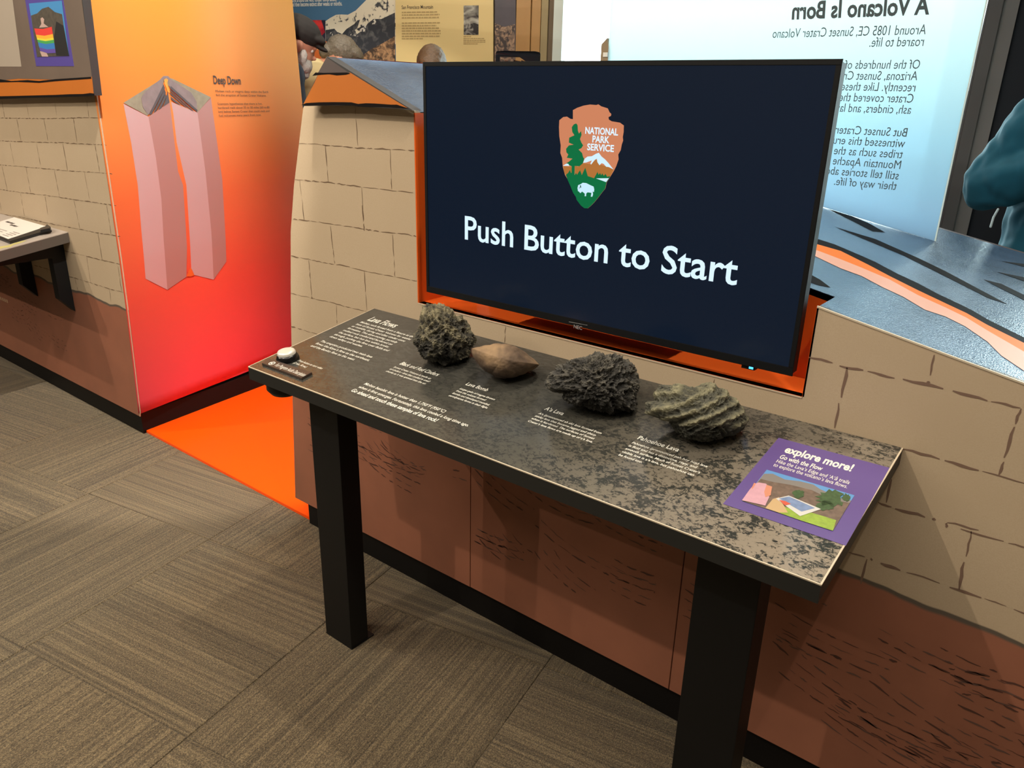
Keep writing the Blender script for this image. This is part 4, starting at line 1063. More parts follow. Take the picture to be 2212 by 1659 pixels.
flat('maker_line', [TVF.P([(1230, 694.2), (1270, 701.8), (1270, 702.6), (1230, 695.2)])], TVF, 0.0022, mat('silver_print', srgb(150, 150, 150), 0.4), tv)
la, lb = TVF.at(1621, 791)
box('sensor_box', (la-0.02, TVF.O[1]+0.004, sz0-0.008), (la+0.008, TVF.O[1]+0.02, sz0+0.001), M_bez, tv)
flat('power_light', [[(la-0.004, sz0-0.006), (la+0.005, sz0-0.006), (la+0.005, sz0+0.0), (la-0.004, sz0+0.0)]], TVF, -0.0036, mat('led_blue', srgb(20, 80, 160), 0.3, emit=(0.05, 0.45, 1.0, 1), estr=3.0), tv)
box('mount_plate', (sx0+0.3, TVF.O[1]+0.050, 1.02), (sx1-0.3, NY-0.007, 1.12), M_black, tv)

# ------------------------------------------------------------------ printed acrylic panel
ax0 = ACR.at(1317, 60)[0]; ax1 = (ACR.at(2128, 0)[0]+ACR.at(2022, 520)[0])/2
def acrylic():
    m, nt, b = node_mat('backlight_tint_acrylic'); N = nt.nodes; L = nt.links
    for n in list(N):
        if n.type != 'OUTPUT_MATERIAL': N.remove(n)
    out = [n for n in N][0]
    g = N.new('ShaderNodeNewGeometry'); sp = N.new('ShaderNodeSeparateXYZ'); L.new(g.outputs['Position'], sp.inputs[0])
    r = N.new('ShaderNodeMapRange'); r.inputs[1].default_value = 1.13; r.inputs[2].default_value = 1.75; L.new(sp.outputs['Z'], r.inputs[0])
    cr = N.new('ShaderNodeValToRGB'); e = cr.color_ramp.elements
    e[0].color = srgb(184, 208, 226); e[1].color = srgb(240, 250, 248)  # tint graded to imitate window light behind the sheet, bluer lower down
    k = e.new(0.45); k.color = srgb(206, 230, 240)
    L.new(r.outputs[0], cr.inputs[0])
    tl_ = N.new('ShaderNodeBsdfTranslucent'); L.new(cr.outputs[0], tl_.inputs[0])
    df = N.new('ShaderNodeBsdfDiffuse'); L.new(cr.outputs[0], df.inputs[0])
    tp = N.new('ShaderNodeBsdfTransparent'); L.new(cr.outputs[0], tp.inputs[0])
    gl = N.new('ShaderNodeBsdfGlossy'); gl.inputs['Roughness'].default_value = 0.15
    m1 = N.new('ShaderNodeMixShader'); m1.inputs[0].default_value = 0.25; L.new(tl_.outputs[0], m1.inputs[1]); L.new(df.outputs[0], m1.inputs[2])
    m2 = N.new('ShaderNodeMixShader'); m2.inputs[0].default_value = 0.12; L.new(m1.outputs[0], m2.inputs[1]); L.new(tp.outputs[0], m2.inputs[2])
    m3 = N.new('ShaderNodeMixShader'); m3.inputs[0].default_value = 0.04; L.new(m2.outputs[0], m3.inputs[1]); L.new(gl.outputs[0], m3.inputs[2])
    L.new(m3.outputs[0], out.inputs[0])
    return m
acr = tag(empty('acrylic_panel', ((ax0+ax1)/2, 2.485, prof((ax0+ax1)/2))), 'upright translucent acrylic panel with text seen in reverse, behind the screen', 'panel')
bot = [(x, prof(x)+0.001) for x in [ax0]+[q for q in xs if ax0 < q < ax1]+[ax1]]
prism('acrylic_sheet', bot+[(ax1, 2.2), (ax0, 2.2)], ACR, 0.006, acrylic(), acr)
prism('sheet_edge', [(ax1-0.001, prof(ax1)+0.001), (ax1+0.003, prof(ax1)+0.001), (ax1+0.003, 2.2), (ax1-0.001, 2.2)], ACR, 0.006, mat('acrylic_edge', srgb(225, 245, 245), 0.2), acr, 0.0004)
M_aink = mat('acrylic_ink', srgb(70, 84, 88), 0.6)
AB = lambda name, lines, p0, p1, ref, pe, **k: block(name, lines, p0, p1, ref, pe, ACR, M_aink, acr, mirror=True, off=0.001, **k)
AB('panel_title', ['A Volcano Is Born'], (2007.5, 30), None, 0, (1710, 35.6), bold=0.03, shear=0.12, em=0.064)
AB('panel_text', ['Around 1085 CE, Sunset Crater Volcano', 'roared to life.'], (1999.5, 74), (1994, 99.5), 0, (1669, 77.8), em=0.036)
AB('panel_text', ['Of the hundreds of', 'Arizona, Sunset Crater', 'recently. Like these', 'Crater covered the', 'ash, cinders, and lava'], (1985.6, 148.6), (1967, 246), 3, (1812, 220), em=0.034)
AB('panel_text', ['But Sunset Crater', 'witnessed this eruption', 'tribes such as the', 'Mountain Apache', 'still tell stories about', 'their way of life.'], (1958.5, 295.4), (1935.3, 410.5), 5, (1801, 403), em=0.034)
cl = prism('edge_strip', [(ax0-0.03, prof(ax0)+0.001), (ax0, prof(ax0)+0.001), (ax0, 1.66), (ax0-0.008, 1.69), (ax0-0.03, 1.67)], ACR, 0.02, mat('strip_brown', srgb(150, 128, 96), 0.6), acr)
for z_ in (1.52, 1.575, 1.63):
    prism('clip', [(ax0-0.018, z_), (ax0, z_), (ax0, z_+0.014), (ax0-0.018, z_+0.014)], ACR, 0.03, M_white, cl, 0.004)

# ------------------------------------------------------------------ wall shelf with clipboard on the left
SHF = Frame((-3.696, TABY0, 0.88-(TABZ1-TABZ0)), (1, 0, 0), (0, TABY1-TABY0, TABZ1-TABZ0))
sh = tag(empty('wall_shelf', (-4.3, 1.3, 0.8)), 'sloped wall-mounted reading shelf on black brackets at left', 'shelf')
prism('shelf_top', [(-1.6, 0), (0, 0), (0, TD), (-1.6, TD)], SHF, 0.003, mat('shelf_print', srgb(172, 160, 150), 0.35, noise_amt=0.12, noise_scale=6), sh)
prism('shelf_edge', [(-1.6, 0), (0, 0), (0, TD), (-1.6, TD)], SHF, 0.042, mat('shelf_edge_grey', srgb(86, 78, 72), 0.5), sh, -0.0032)
flat('shelf_print_patch', [SHF.P(Z(0, 400, 5.531)([(0, 735), (100, 720), (180, 690), (280, 665), (330, 660), (250, 690), (160, 715), (120, 740), (40, 750), (-80, 790), (-150, 790)]))], SHF, 0.0005, mat('patch_yellow', srgb(196, 184, 110), 0.4), sh)
for X_ in (-3.768, -4.178, -5.1):
    K = Frame((X_, 0, 0), (0, 1, 0), (0, 0, 1))
    zb = lambda y: 0.88-0.046-(WY-y)*(TABZ1-TABZ0)/(TABY1-TABY0)
    prism('bracket', [(1.4785, 0.501), (1.4785, zb(1.4785)), (1.10, zb(1.10)), (1.10, zb(1.10)-0.02), (1.40, zb(1.4)-0.06), (1.422, zb(1.42)-0.065), (1.422, 0.567)], K, 0.008 if False else 0.05, M_black, sh)
cbd = tag(empty('clipboard', SHF.pt(-0.35, 0.25)), 'black clipboard holding a printed white sheet on the left shelf', 'clipboard')
zK = Z(0, 400, 5.531)
CL = Frame(SHF.pt(0, 0, 0.012), SHF.u, SHF.v)
q = CL.P(zK([(165, 378), (612, 525), (112, 672), (-260, 530)]))
prism('board', q, CL, 0.0115, mat('clipboard_black', srgb(24, 24, 26), 0.4), cbd, 0.0, 0.002)
CL2 = Frame(SHF.pt(0, 0, 0.0135), SHF.u, SHF.v)
prism('paper_sheet', CL2.P(zK([(168, 382), (552, 492), (98, 642), (-240, 510)])), CL2, 0.001, mat('paper_white', srgb(222, 212, 202), 0.6), cbd)
prism('clip', CL2.P(zK([(570, 492), (612, 520), (608, 545), (490, 570), (480, 545), (548, 520)])), CL2, 0.012, mat('clip_black', srgb(30, 30, 32), 0.3), cbd, 0.012, 0.002)
gr = lambda p0, p1, n: None
pa = CL2.P(zK([(60, 440), (110, 478), (0, 530), (150, 560)]))
greek('print_lines', [((pa[0][0], pa[0][1]), 0.09), ((pa[1][0], pa[1][1]), 0.075)], CL2, 0.0006, M_ink, cbd, 0.012)
greek('print_lines', [((pa[2][0]-0.05, pa[2][1]-i*0.017), 0.12) for i in range(4)]+[((pa[3][0], pa[3][1]-i*0.015), 0.07) for i in range(4)], CL2, 0.0006, mat('print_grey', srgb(150, 140, 132), 0.6), cbd, 0.006)

# ------------------------------------------------------------------ graphics on the far wall
zM = Z(620, 0, 6.506); zN = Z(1000, 0, 6.506)
mural = tag(empty('mountain_mural', BACK.pt(sB(740), 1.2)), 'wall mural of a snowy mountain under blue sky', 'mural')
prism('mural_board', BACK.P([(430, -200), (858, -200), (858, 240), (430, 240)]), BACK, 0.012, mat('mural_sky', srgb(70, 112, 148), 0.6, noise_amt=0.18, noise_scale=2.5), mural, 0.0125)
def speck(name, A, B, scale, lo, hi, dist=0.6):
    m, nt, b = node_mat(name); N = nt.nodes; L = nt.links
    tc = N.new('ShaderNodeTexCoord'); n = N.new('ShaderNodeTexNoise'); n.inputs['Scale'].default_value = scale; n.inputs['Detail'].default_value = 6; n.inputs['Distortion'].default_value = dist
    L.new(tc.outputs['Object'], n.inputs['Vector'])
    cr = N.new('ShaderNodeValToRGB'); e = cr.color_ramp.elements; e[0].position = lo; e[0].color = A; e[1].position = hi; e[1].color = B
    L.new(n.outputs['Fac'], cr.inputs[0]); L.new(cr.outputs[0], b.inputs['Base Color']); b.inputs['Roughness'].default_value = 0.6
    return m
flat('snow_print', [BACK.P(zM([(555, 300), (620, 255), (700, 212), (760, 205), (870, 210), (980, 150), (1060, 70), (1130, 0), (1200, -120), (1545, -400), (1545, 620), (1400, 640), (555, 600)]))], BACK, 0.0135, speck('print_snow', srgb(62, 64, 70), srgb(226, 218, 196), 16, 0.38, 0.44, 1.2), mural)
flat('forest_print', [BACK.P(zM([(558, 425), (680, 405), (720, 450), (790, 480), (850, 410), (960, 340), (1000, 290), (1040, 280), (1000, 400), (930, 450), (1000, 480), (1090, 420), (1150, 330), (1230, 270), (1340, 270), (1530, 180), (1535, 1400), (558, 1400)]))], BACK, 0.0145, speck('print_forest', srgb(52, 55, 62), srgb(120, 120, 120), 22, 0.5, 0.85, 0.5), mural)
M_streak = speck('print_snow2', srgb(52, 55, 62), srgb(220, 216, 204), 40, 0.46, 0.54, 1.0)
for q_ in [BACK.P(zM(blob((640, 490), 30, 30, 9, .5))), BACK.P(zM(blob((1080, 400), 70, 45, 11, .6))), BACK.P(zM(blob((960, 480), 50, 50, 11, .6))), BACK.P(zM(blob((1240, 310), 50, 30, 9, .6)))]:
    flat('snow_streak_print', [q_], BACK, 0.0153, M_streak, mural)
# speck('print_snow2', srgb(52, 55, 62), srgb(220, 216, 204), 40, 0.46, 0.54, 1.0), mural)
flat('brush_print', [BACK.P(zM([(1040, 1400), (1050, 800), (1200, 690), (1340, 620), (1530, 510), (1545, 1400)]))], BACK, 0.0155, speck('print_brush', srgb(70, 56, 46), srgb(196, 152, 110), 30, 0.38, 0.68, 0.8), mural)
lava_p = flat('lava_print', [BACK.P(zM([(300, 285), (552, 285), (552, 460), (420, 580), (300, 580)]))], BACK, 0.0145, speck('print_lava', srgb(150, 24, 40), srgb(222, 60, 58), 12, 0.35, 0.65), mural)
flat('night_print', [BACK.P(zM([(500, 285), (556, 285), (556, 590), (420, 590), (552, 455)]))], BACK, 0.0155, mat('print_navy', srgb(38, 36, 56), 0.6), mural)
flat('orange_caption_print', [BACK.P(zM([(300, 580), (570, 580), (575, 900), (300, 900)]))], BACK, 0.0155, mat('print_burnt', srgb(206, 104, 46), 0.6), mural)
ra = [BACK.at(*p) for p in zM([(430, 625), (430, 650), (430, 675), (430, 700)])]
greek('caption_lines', [(p, 0.075) for p in ra], BACK, 0.016, mat('print_pale', srgb(226, 170, 120), 0.6), mural, 0.006)
(a0, b0), (a1, b1) = BACK.at(622, 4.5), BACK.at(730, 3)
(c0, d0), (c1, d1) = BACK.at(622, 14), BACK.at(741.5, 12.8)
lettering('mural_text', [('m a cone around the vent. Cinder cones usually', (a0, (b0+b1)/2), a1-a0, 0.042), ('nce and then become extinct after weeks or months.', (c0, (d0+d1)/2), c1-c0, 0.042)], BACK, M_white, mural, 0.0135, 0.012)
yp = tag(empty('yellow_text_panel', BACK.pt(sB(960), 1.2)), 'pale yellow text panel headed San Francisco Mountain on the far wall', 'panel')
prism('panel_board', BACK.P([(857.5, -200), (1069.5, -200), (1068.5, 240), (860, 240)]), BACK, 0.012, mat('print_yellow', srgb(226, 202, 142), 0.55), yp, 0.03)
YB_ = Frame(BACK.pt(0, 0, 0.0302), BACK.u, BACK.v)
block('panel_heading', ['San Francisco Mountain'], (867.8, 19.7), None, 0, (935.5, 19), YB_, M_ink, yp, em=0.034, bold=0.008)
yr = []
for i, yy in enumerate((184, 221, 260, 334, 371, 407, 444, 482, 519, 553)):
    p = YB_.at(*zM([(1614, yy)])[0]); e_ = YB_.at(*zM([((2110, 2145, 2135, 2150, 2100, 2135, 2160, 2160, 2145, 1910)[i], yy)])[0])
    yr.append((p, e_[0]-p[0]))
greek('panel_lines', yr, YB_, 0.0008, M_ink2, yp, 0.0085)
flat('panel_photo', [YB_.P(zN([(10, 78), (222, 75), (220, 490), (12, 490)]))], YB_, 0.0008, speck('print_bw', srgb(52, 46, 46), srgb(206, 204, 190), 9, 0.36, 0.66, 1.5), yp)
flat('panel_photo_cone', [YB_.P(zN([(14, 345), (60, 335), (120, 318), (170, 325), (220, 345), (219, 488), (14, 488)]))], YB_, 0.0011, speck('print_bw2', srgb(40, 36, 36), srgb(170, 166, 158), 20, 0.45, 0.72, 1.5), yp)
greek('photo_caption_lines', [(YB_.at(*zN([(8, yy)])[0]), w_) for yy, w_ in ((520, 0.06), (548, 0.16), (573, 0.17), (597, 0.17), (622, 0.11))], YB_, 0.0008, M_ink2, yp, 0.006)
rp = tag(empty('lava_field_picture', BACK.pt(sB(1095), 1.2)), 'dark narrow picture of broken lava beside the wood casing', 'picture')
prism('picture_board', BACK.P([(1070.5, -200), (1117, -200), (1114, 240), (1070, 240)]), BACK, 0.012, mat('print_dusk', srgb(84, 80, 88), 0.6, noise_amt=0.25, noise_scale=9), rp, 0.0125)
flat('lava_print', [BACK.P(zN([(460, 330), (600, 380), (740, 340), (735, 1400), (455, 1400)]))], BACK, 0.0135, speck('print_rubble', srgb(66, 58, 58), srgb(188, 156, 128), 34, 0.42, 0.7, 1.0), rp)

# ------------------------------------------------------------------ acrylic display case on a plinth
cc = along(1118, 119, 4.15)
dcs = tag(empty('display_case', (cc[0], cc[1], 0)), 'clear acrylic display case with black front frame, above the top of the screen', 'display case')
DC = Frame((cc[0], cc[1], 0), (0.80, 0.60, 0), (0, 0, 1))
pA, pB = DC.at(1070.5, 130)[0], DC.at(1167, 130)[0]
ztop = DC.at(1118, 111)[1]
dd = 0.36
prism('plinth', [(pA, 0), (pB, 0), (pB, ztop-0.42), (pA, ztop-0.42)], DC, dd, mat('plinth_grey', srgb(120, 116, 110), 0.6), dcs)
fr = [(pA, ztop-0.42), (pB, ztop-0.42)] + [(pB-0.012+0.012*math.cos(t), ztop-0.012+0.012*math.sin(t)) for t in np.linspace(0, math.pi/2, 5)] + [(pA+0.012+0.012*math.cos(t), ztop-0.012+0.012*math.sin(t)) for t in np.linspace(math.pi/2, math.pi, 5)]
inn = [(pA+0.022, ztop-0.40), (pB-0.022, ztop-0.40), (pB-0.022, ztop-0.026), (pA+0.022, ztop-0.026)]
M_gloss = mat('glossy_black_plastic', srgb(18, 22, 28), 0.15)
prism('front_frame', [(pA, ztop-0.42), (pA+0.022, ztop-0.42), (pA+0.022, ztop-0.026), (pB-0.022, ztop-0.026), (pB-0.022, ztop-0.42), (pB, ztop-0.42)]+fr[2:], DC, 0.03, M_gloss, dcs, 0.0, 0.003)
M_case = mat('case_acrylic', srgb(226, 244, 240), 0.1)
cm = glass_mat(); cm.name = 'case_glass'
for nm, a0_, a1_, o0, th_ in (('side_pane', pA, pA+0.004, -0.03, dd-0.03), ('side_pane', pB-0.004, pB, -0.03, dd-0.03)):
    prism(nm, [(a0_, ztop-0.42), (a1_, ztop-0.42), (a1_, ztop-0.005), (a0_, ztop-0.005)], DC, th_, cm, dcs, o0)
prism('top_pane', [(pA, ztop-0.012), (pB, ztop-0.012), (pB, ztop-0.006), (pA, ztop-0.006)], DC, dd-0.03, mat('case_top_frost', srgb(215, 235, 230), 0.2), dcs, -0.03)
for i, (c_, w_) in enumerate((((196, 190, 180), 0.03), ((92, 84, 80), 0.05), ((44, 52, 92), 0.03), ((120, 104, 150), 0.035))):
    a_ = pA+0.035+i*(pB-pA-0.07)/3.6
    prism('specimen', [(a_, ztop-0.42), (a_+w_, ztop-0.42), (a_+w_*0.9, ztop-0.04), (a_+w_*0.2, ztop-0.035)], DC, 0.05, mat('specimen_%d' % i, srgb(*c_), 0.5), dcs, -0.12, 0.006)

# ------------------------------------------------------------------ people
def _unit_sphere(nu=16, nv=10):
    V = [(0, 0, 1)]
    for i in range(1, nv):
        p = math.pi*i/nv
        for j in range(nu):
            V.append((math.sin(p)*math.cos(2*math.pi*j/nu), math.sin(p)*math.sin(2*math.pi*j/nu), math.cos(p)))
    V.append((0, 0, -1)); Fs = []
    for j in range(nu):
        k = (j+1) % nu
        Fs.append((0, 1+j, 1+k))
        for i in range(nv-2):
            a = 1+i*nu
            Fs.append((a+j, a+nu+j, a+nu+k, a+k))
        a = 1+(nv-2)*nu
        Fs.append((a+j, len(V)-1, a+k))
    return np.array(V), Fs
US_V, US_F = _unit_sphere()
class Soup:
    """overlapping solids gathered before they are fused into one skin"""
    def __init__(s): s.V = []; s.F = []; s.n = 0
    def add(s, V, Fs):
        s.V.append(V); s.F += [tuple(s.n+i for i in f) for f in Fs]; s.n += len(V)
    def mesh(s, name):
        me = bpy.data.meshes.new(name); me.from_pydata(np.concatenate(s.V).tolist(), [], s.F); me.update(); return me
def ball(sp, c, r, axes=None):
    if not hasattr(r, '__len__'): r = (r, r, r)
    V = US_V*np.array(r)
    if axes is not None:
        V = V @ np.array([axes[0], axes[1], axes[2]])
    sp.add(V+np.array(c, float), US_F)
def limb(sp, pts):
    """tapered chain of (point, radius)"""
    for i, (p, r) in enumerate(pts):
        ball(sp, p, r)
        if i+1 < len(pts):
            p2, r2 = pts[i+1]
            a = np.array(p, float); b = np.array(p2, float); d = b-a
            L_ = np.linalg.norm(d)
            if L_ < 1e-5: continue
            d /= L_
            e = np.cross(d, (0.31, 0.57, 0.76)); e /= np.linalg.norm(e); g2 = np.cross(d, e)
            K = 16
            ring = [np.cos(2*math.pi*k/K)*e+np.sin(2*math.pi*k/K)*g2 for k in range(K)]
            V = np.array([a+r*q for q in ring]+[b+r2*q for q in ring])
            sp.add(V, [(k, (k+1) % K, K+(k+1) % K, K+k) for k in range(K)]+[tuple(range(K))[::-1], tuple(range(K, 2*K))])
def fuse(name, bm, material, parent, voxel=0.008, smooth=5, folds=None):
    me = bm.mesh(name)
    o = bpy.data.objects.new(name, me); COL.objects.link(o)
    r = o.modifiers.new('r', 'REMESH'); r.mode = 'VOXEL'; r.voxel_size = voxel
    s = o.modifiers.new('s', 'SMOOTH'); s.iterations = smooth; s.factor = 0.5
    dg = bpy.context.evaluated_depsgraph_get(); dg.update()
    me2 = bpy.data.meshes.new_from_object(o.evaluated_get(dg))
    bpy.data.objects.remove(o); bpy.data.meshes.remove(me)
    if folds:
        ns = [v.normal.copy() for v in me2.vertices]
        for v, nn in zip(me2.vertices, ns):
            v.co += nn*folds(v.co)
    me2.name = name
    return link(name, me2, material, parent, True)
def nrm(v):
    v = np.array(v, float); return v/np.linalg.norm(v)
def head(bm, c, f, u, s=1.0):
    f = nrm(f); u = np.array(u, float); u = nrm(u-f*u.dot(f)); l = np.cross(u, f)
    ax = (f, l, u)
    at = lambda a, b, d: np.array(c)+s*(a*f+b*l+d*u)
    ball(bm, at(-0.012, 0, 0.025), (0.098*s, 0.078*s, 0.098*s), ax)     # skull
    ball(bm, at(0.028, 0, -0.045), (0.064*s, 0.060*s, 0.072*s), ax)      # jaw and cheeks
    ball(bm, at(0.062, 0, -0.092), (0.026*s, 0.028*s, 0.020*s), ax)      # chin
    ball(bm, at(0.083, 0, -0.015), (0.014*s, 0.010*s, 0.024*s), ax)      # nose bridge
    ball(bm, at(0.100, 0, -0.032), (0.016*s, 0.015*s, 0.012*s), ax)      # nose tip
    ball(bm, at(0.080, 0, 0.016), (0.014*s, 0.045*s, 0.012*s), ax)       # brow
    ball(bm, at(0.086, 0, -0.064), (0.010*s, 0.024*s, 0.007*s), ax)      # lips
    for k in (-1, 1):
        ball(bm, at(-0.008, k*0.080, -0.012), (0.020*s, 0.010*s, 0.033*s), ax)   # ear
        ball(bm, at(-0.014, k*0.086, -0.006), (0.017*s, 0.006*s, 0.027*s), ax)
    return at, ax
def hand(bm, w, d, side, r=0.009):
    """palm and five fingers from the wrist w along d; side = direction of the thumb"""
    d = nrm(d); side = np.array(side, float); side = nrm(side-d*side.dot(d)); nn = np.cross(d, side)
    w = np.array(w, float)
    for k in (-0.03, -0.01, 0.01, 0.03):
        limb(bm, [(w+side*k*0.6, 0.018), (w+d*0.085+side*k, 0.014)])
    for k, ln in ((-0.033, 0.055), (-0.011, 0.070), (0.011, 0.075), (0.033, 0.066)):
        a = w+d*0.09+side*k
        b = a+d*ln*0.5+nn*0.008; e = b+d*ln*0.4+nn*0.024
        limb(bm, [(a, r), (b, r*0.95), (e, r*0.8)])
    a = w+d*0.03+side*0.036; b = a+d*0.03+side*0.022; e = b+d*0.026+nn*0.006
    limb(bm, [(a, 0.013), (b, 0.0105), (e, 0.0085)])
M_skin = mat('skin_rosy', srgb(206, 146, 120), 0.5, noise_amt=0.08, noise_scale=20)
M_trou = mat('dark_trousers', srgb(48, 50, 58), 0.85)
M_shoe = mat('dark_shoe', srgb(34, 30, 28), 0.6)
M_eye = mat('eye_white', srgb(220, 215, 210), 0.3)
def person(headc, face, up, lean, hip, shirt, shirt_name, label, cat_extra=None, s=1.0, arms=None, pad=0.018, folds=None, bulk=0.0):
    """one standing figure; head centre, face direction, hips and shoulders placed, limbs follow"""
    headc = np.array(headc, float); hip = np.array(hip, float)
    root = tag(empty('person', (hip[0], hip[1], 0)), label, 'person')
    fwd = nrm(np.array([lean[0], lean[1], 0])); left = np.cross([0, 0, 1], fwd)
    up_ = nrm(up); fc = nrm(face)
    neck1 = headc - nrm(up_-fc*up_.dot(fc))*0.10*s - fc*0.025*s
    chest = hip+ (neck1-hip)*0.80 - fwd*0.035*s
    neck0 = chest+(neck1-chest)*0.45
    sh_ = [chest+left*0.185*s*k + np.array([0, 0, 0.03])*s for k in (1, -1)]
    hips = [hip+left*0.09*s*k for k in (1, -1)]
    torso = lambda bm, p: (limb(bm, [(hip, 0.135*s+p), ((hip+chest)/2, 0.125*s+p), (chest, 0.13*s+p)]),
                           [ball(bm, hip+left*0.06*s*k, 0.115*s+p) for k in (1, -1)],
                           [ball(bm, chest+left*0.09*s*k-fwd*0.01, 0.105*s+p) for k in (1, -1)],
                           limb(bm, [(sh_[0], 0.068*s+p), (neck0, 0.062*s+p), (sh_[1], 0.068*s+p)]))
    if arms is None:
        arms = []
        for k, a in ((1, sh_[0]), (-1, sh_[1])):
            el = a+np.array([0, 0, -0.29])*s+fwd*0.02+left*0.04*k; wr = el+np.array([0, 0, -0.16])*s+fwd*0.19
            arms.append((a, el, wr, nrm(wr-el), -left*k))
    else:
        arms = [(sh_[i] if a[0] is None else np.array(a[0]),)+tuple(a[1:]) for i, a in enumerate(arms)]
    legs = []
    for k, h_ in ((1, hips[0]), (-1, hips[1])):
        foot = np.array([h_[0], h_[1], 0.075])+left*0.02*k
        knee = (h_+foot)/2+fwd*0.035
        legs.append((h_, knee, foot))
    bm = Soup()
    torso(bm, 0)
    limb(bm, [(neck0, 0.060*s), (neck1, 0.055*s), (headc-fc*0.02*s, 0.06*s)])
    at, ax = head(bm, headc, fc, up_, s)
    for a, el, wr, hd, th in arms:
        limb(bm, [(a, 0.058*s), ((a+el)/2, 0.050*s), (el, 0.042*s), ((el+wr)/2, 0.040*s), (wr, 0.028*s)])
        hand(bm, wr, hd, th)
    for h_, kn, ft in legs:
        limb(bm, [(h_, 0.092*s), (kn, 0.060*s), ((kn+ft)/2, 0.052*s), (ft, 0.038*s)])
        limb(bm, [(ft-np.array([0, 0, 0.03]), 0.038), (ft+fwd*0.13-np.array([0, 0, 0.045]), 0.028)])
    body_o = fuse('body', bm, M_skin, root)
    for k in (1, -1):
        bm = Soup(); ball(bm, at(0.066, 0.032*k, 0.0), 0.012*s); link('eye', bm.mesh('eye'), M_eye, body_o, True)
    bm = Soup(); torso(bm, pad)
    for a, el, wr, hd, th in arms:
        limb(bm, [(a, 0.058*s+pad+bulk), ((a+el)/2, 0.052*s+pad+bulk), (el, 0.046*s+pad+bulk*0.6), ((el+wr)/2, 0.044*s+pad+bulk*0.5), (wr-nrm(wr-el)*0.01, 0.034*s+pad)])
    fuse(shirt_name, bm, shirt, root, folds=folds)
    bm = Soup()
    ball(bm, hip-np.array([0, 0, 0.02]), (0.15*s, 0.15*s, 0.12*s))
    for h_, kn, ft in legs:
        limb(bm, [(h_, 0.106*s), (kn, 0.076*s), (ft+np.array([0, 0, 0.03]), 0.062*s)])
    fuse('trousers', bm, M_trou, root)
    for h_, kn, ft in legs:
        bm = Soup()
        limb(bm, [(ft-np.array([0, 0, 0.025])-fwd*0.03, 0.047), (ft+fwd*0.07-np.array([0, 0, 0.03]), 0.044), (ft+fwd*0.15-np.array([0, 0, 0.042]), 0.033)])
        for V_ in bm.V: V_[:, 2] = np.maximum(V_[:, 2], 0.0)
        fuse('shoe', bm, M_shoe, root, voxel=0.01, smooth=3)
    return root, body_o, at, ax, s
def shell(name, at, ax, parts, m, parent, voxel=0.006, smooth=3, jitter=0.0):
    bm = Soup()
    for c, r in parts: ball(bm, at(*c), r, ax)
    return fuse(name, bm, m, parent, voxel, smooth, (lambda co: noise.noise(co*90)*jitter+noise.noise(co*220)*jitter*0.6) if jitter else None)
def hair_mat(name, a, b_): return speck(name, a, b_, 90, 0.2, 0.8, 2.5)
RT = CR*np.array([1, 1, 0]); RT = nrm(RT); AW = nrm(-CT*np.array([1, 1, 0])); UPZ = np.array([0, 0, 1.0])
# bearded man with a dark cap
hc = along(645, 94, 5.1)
fc = nrm(RT*0.80+AW*0.42-UPZ*0.42)
r1, b1_, at, ax, s = person(hc, fc, UPZ*0.85+fc*0.0+RT*0.4, RT*0.7+AW*0.5, np.array([hc[0], hc[1], 0])-RT*0.24-AW*0.02+UPZ*1.02, mat('navy_cloth', srgb(46, 56, 70), 0.85), 'jacket', 'bearded person in a black cap and navy jacket behind the orange panel', s=1.12, pad=0.02)
shell('cap', at, ax, [((-0.012*s, 0, 0.055*s), (0.112*s, 0.094*s, 0.078*s)), ((0.055*s, 0, 0.058*s), (0.062*s, 0.080*s, 0.030*s)), ((0.095*s, 0, 0.030*s), (0.045*s, 0.066*s, 0.013*s))], mat('cap_black', srgb(40, 37, 36), 0.9, noise_amt=0.2, noise_scale=40), b1_)
shell('beard', at, ax, [((0.035*s, 0, -0.078*s), (0.072*s, 0.074*s, 0.058*s)), ((0.0, 0, -0.055*s), (0.05*s, 0.079*s, 0.05*s)), ((0.05*s, 0, -0.085*s), (0.055*s, 0.062*s, 0.048*s)), ((0.02*s, 0.055*s, -0.055*s), (0.035*s, 0.022*s, 0.055*s)), ((0.02*s, -0.055*s, -0.055*s), (0.035*s, 0.022*s, 0.055*s)), ((0.065*s, 0, -0.11*s), (0.04*s, 0.045*s, 0.035*s))], hair_mat('white_beard', srgb(150, 140, 132), srgb(226, 222, 216)), b1_, jitter=0.003)
shell('side_hair', at, ax, [((-0.07*s, 0, -0.015*s), (0.042*s, 0.068*s, 0.045*s))], MATS.get('x') or hair_mat('white_hair', srgb(140, 130, 124), srgb(214, 208, 202)), b1_, jitter=0.004)
# grey-haired man looking down, tan shirt
hc = along(735, 130, 5.75)
fc = nrm(RT*0.62+AW*0.25-UPZ*0.75)
r2, b2_, at, ax, s = person(hc, fc, UPZ*0.55+RT*0.75, RT*0.85+AW*0.3, np.array([hc[0], hc[1], 0])-RT*0.30-AW*0.02+UPZ*1.05, mat('tan_cloth', srgb(206, 186, 138), 0.85), 'shirt', 'grey-haired person in a tan shirt bending over beside the mountain mural', s=1.14, pad=0.034)
shell('hair', at, ax, [((-0.022*s, 0, 0.036*s), (0.100*s, 0.081*s, 0.094*s)), ((-0.075*s, 0, -0.02*s), (0.040*s, 0.066*s, 0.050*s)), ((0.02*s, 0, 0.085*s), (0.062*s, 0.066*s, 0.036*s))], hair_mat('grey_hair', srgb(62, 55, 46), srgb(132, 122, 106)), b2_, jitter=0.004)
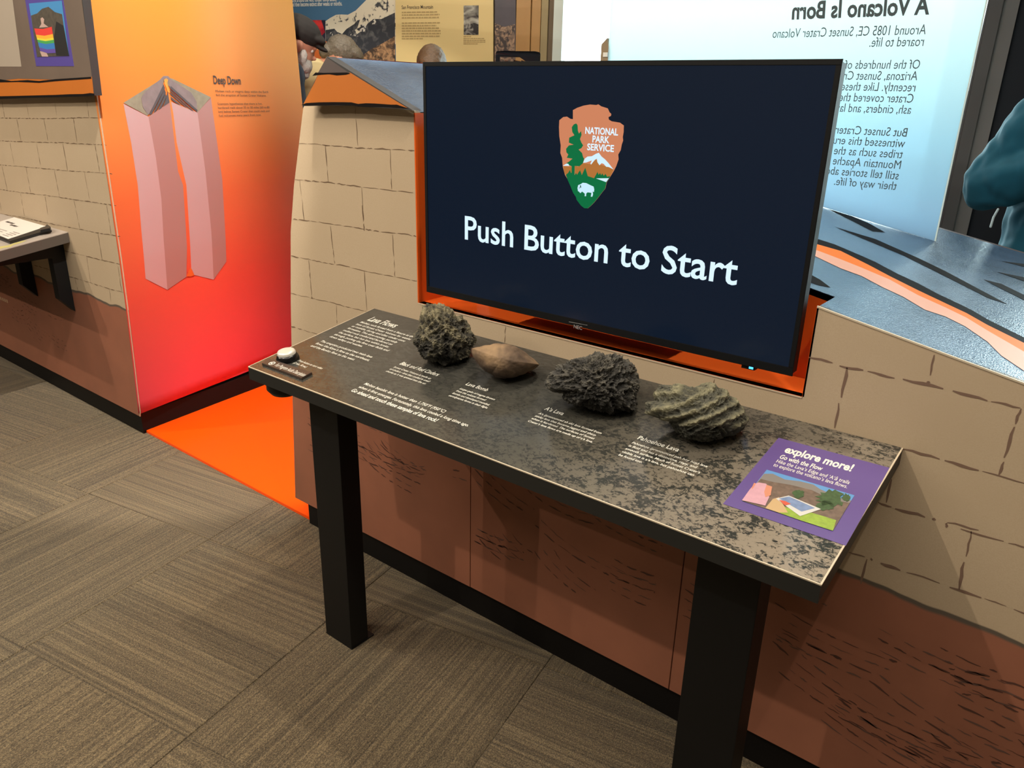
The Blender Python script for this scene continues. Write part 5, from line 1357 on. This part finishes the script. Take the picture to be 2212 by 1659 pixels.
# brown-haired visitor, only the crown shows
hc = along(933, 152, 4.5)
fc = nrm(-AW*0.75-UPZ*0.55)
r3, b3_, at, ax, s = person(hc, fc, UPZ, -AW, np.array([hc[0], hc[1], 0])+AW*0.10+UPZ*0.9, mat('grey_cloth', srgb(110, 110, 116), 0.85), 'jacket', 'brown-haired person whose crown shows over the screen, below the yellow panel', s=0.98)
shell('hair', at, ax, [((-0.016*s, 0, 0.034*s), (0.100*s, 0.083*s, 0.098*s)), ((-0.05*s, 0, -0.05*s), (0.06*s, 0.078*s, 0.08*s)), ((0.03*s, 0, 0.085*s), (0.055*s, 0.062*s, 0.030*s))], hair_mat('brown_hair', srgb(50, 36, 24), srgb(112, 86, 58)), b3_, jitter=0.003)
# person in a teal hooded jacket with folded arms at the right
M_teal = mat('teal_fleece', srgb(14, 88, 108), 0.8, noise_amt=0.12, noise_scale=30)
D0 = 3.25
hipc = along(2236, 640, D0+0.18); hdc = along(2335, 128, D0+0.2)
elb = along(2142, 398, D0+0.02); wrs = along(2246, 366, D0-0.12)
elr = along(2300, 430, D0+0.42); wrr = along(2235, 400, D0+0.15)
fcd = nrm(-RT*0.97-UPZ*0.12)
def teal_folds(co):
    d = (Vector(tuple(elb))-co).length
    w = noise.noise(co*9)*0.010+noise.noise(co*22)*0.005
    return w+0.007*math.sin(d*70+noise.noise(co*12)*4)*max(0, 1-d/0.28)
r4, b4_, at, ax, s = person(hdc, fcd, UPZ, -RT, hipc, M_teal, 'hooded_jacket', 'person in a teal hooded jacket with folded arms at the right edge', s=1.05, pad=0.030,
    arms=[(along(2264, 262, D0), elb, wrs, nrm(wrs-elb), UPZ), (None, elr, wrr, nrm(wrr-elr), UPZ)], folds=teal_folds, bulk=0.022)
shell('hair', at, ax, [((-0.016*s, 0, 0.034*s), (0.104*s, 0.085*s, 0.098*s))], hair_mat('dark_hair', srgb(44, 34, 28), srgb(92, 72, 56)), b4_, jitter=0.003)
bm = Soup()
limb(bm, [(along(2156, 452, D0-0.16), 0.004), (along(2146, 470, D0-0.16), 0.004), (along(2140, 490, D0-0.165), 0.004)])
fuse('drawstring', bm, mat('cord_white', srgb(196, 210, 214), 0.6), r4, 0.002, 1)
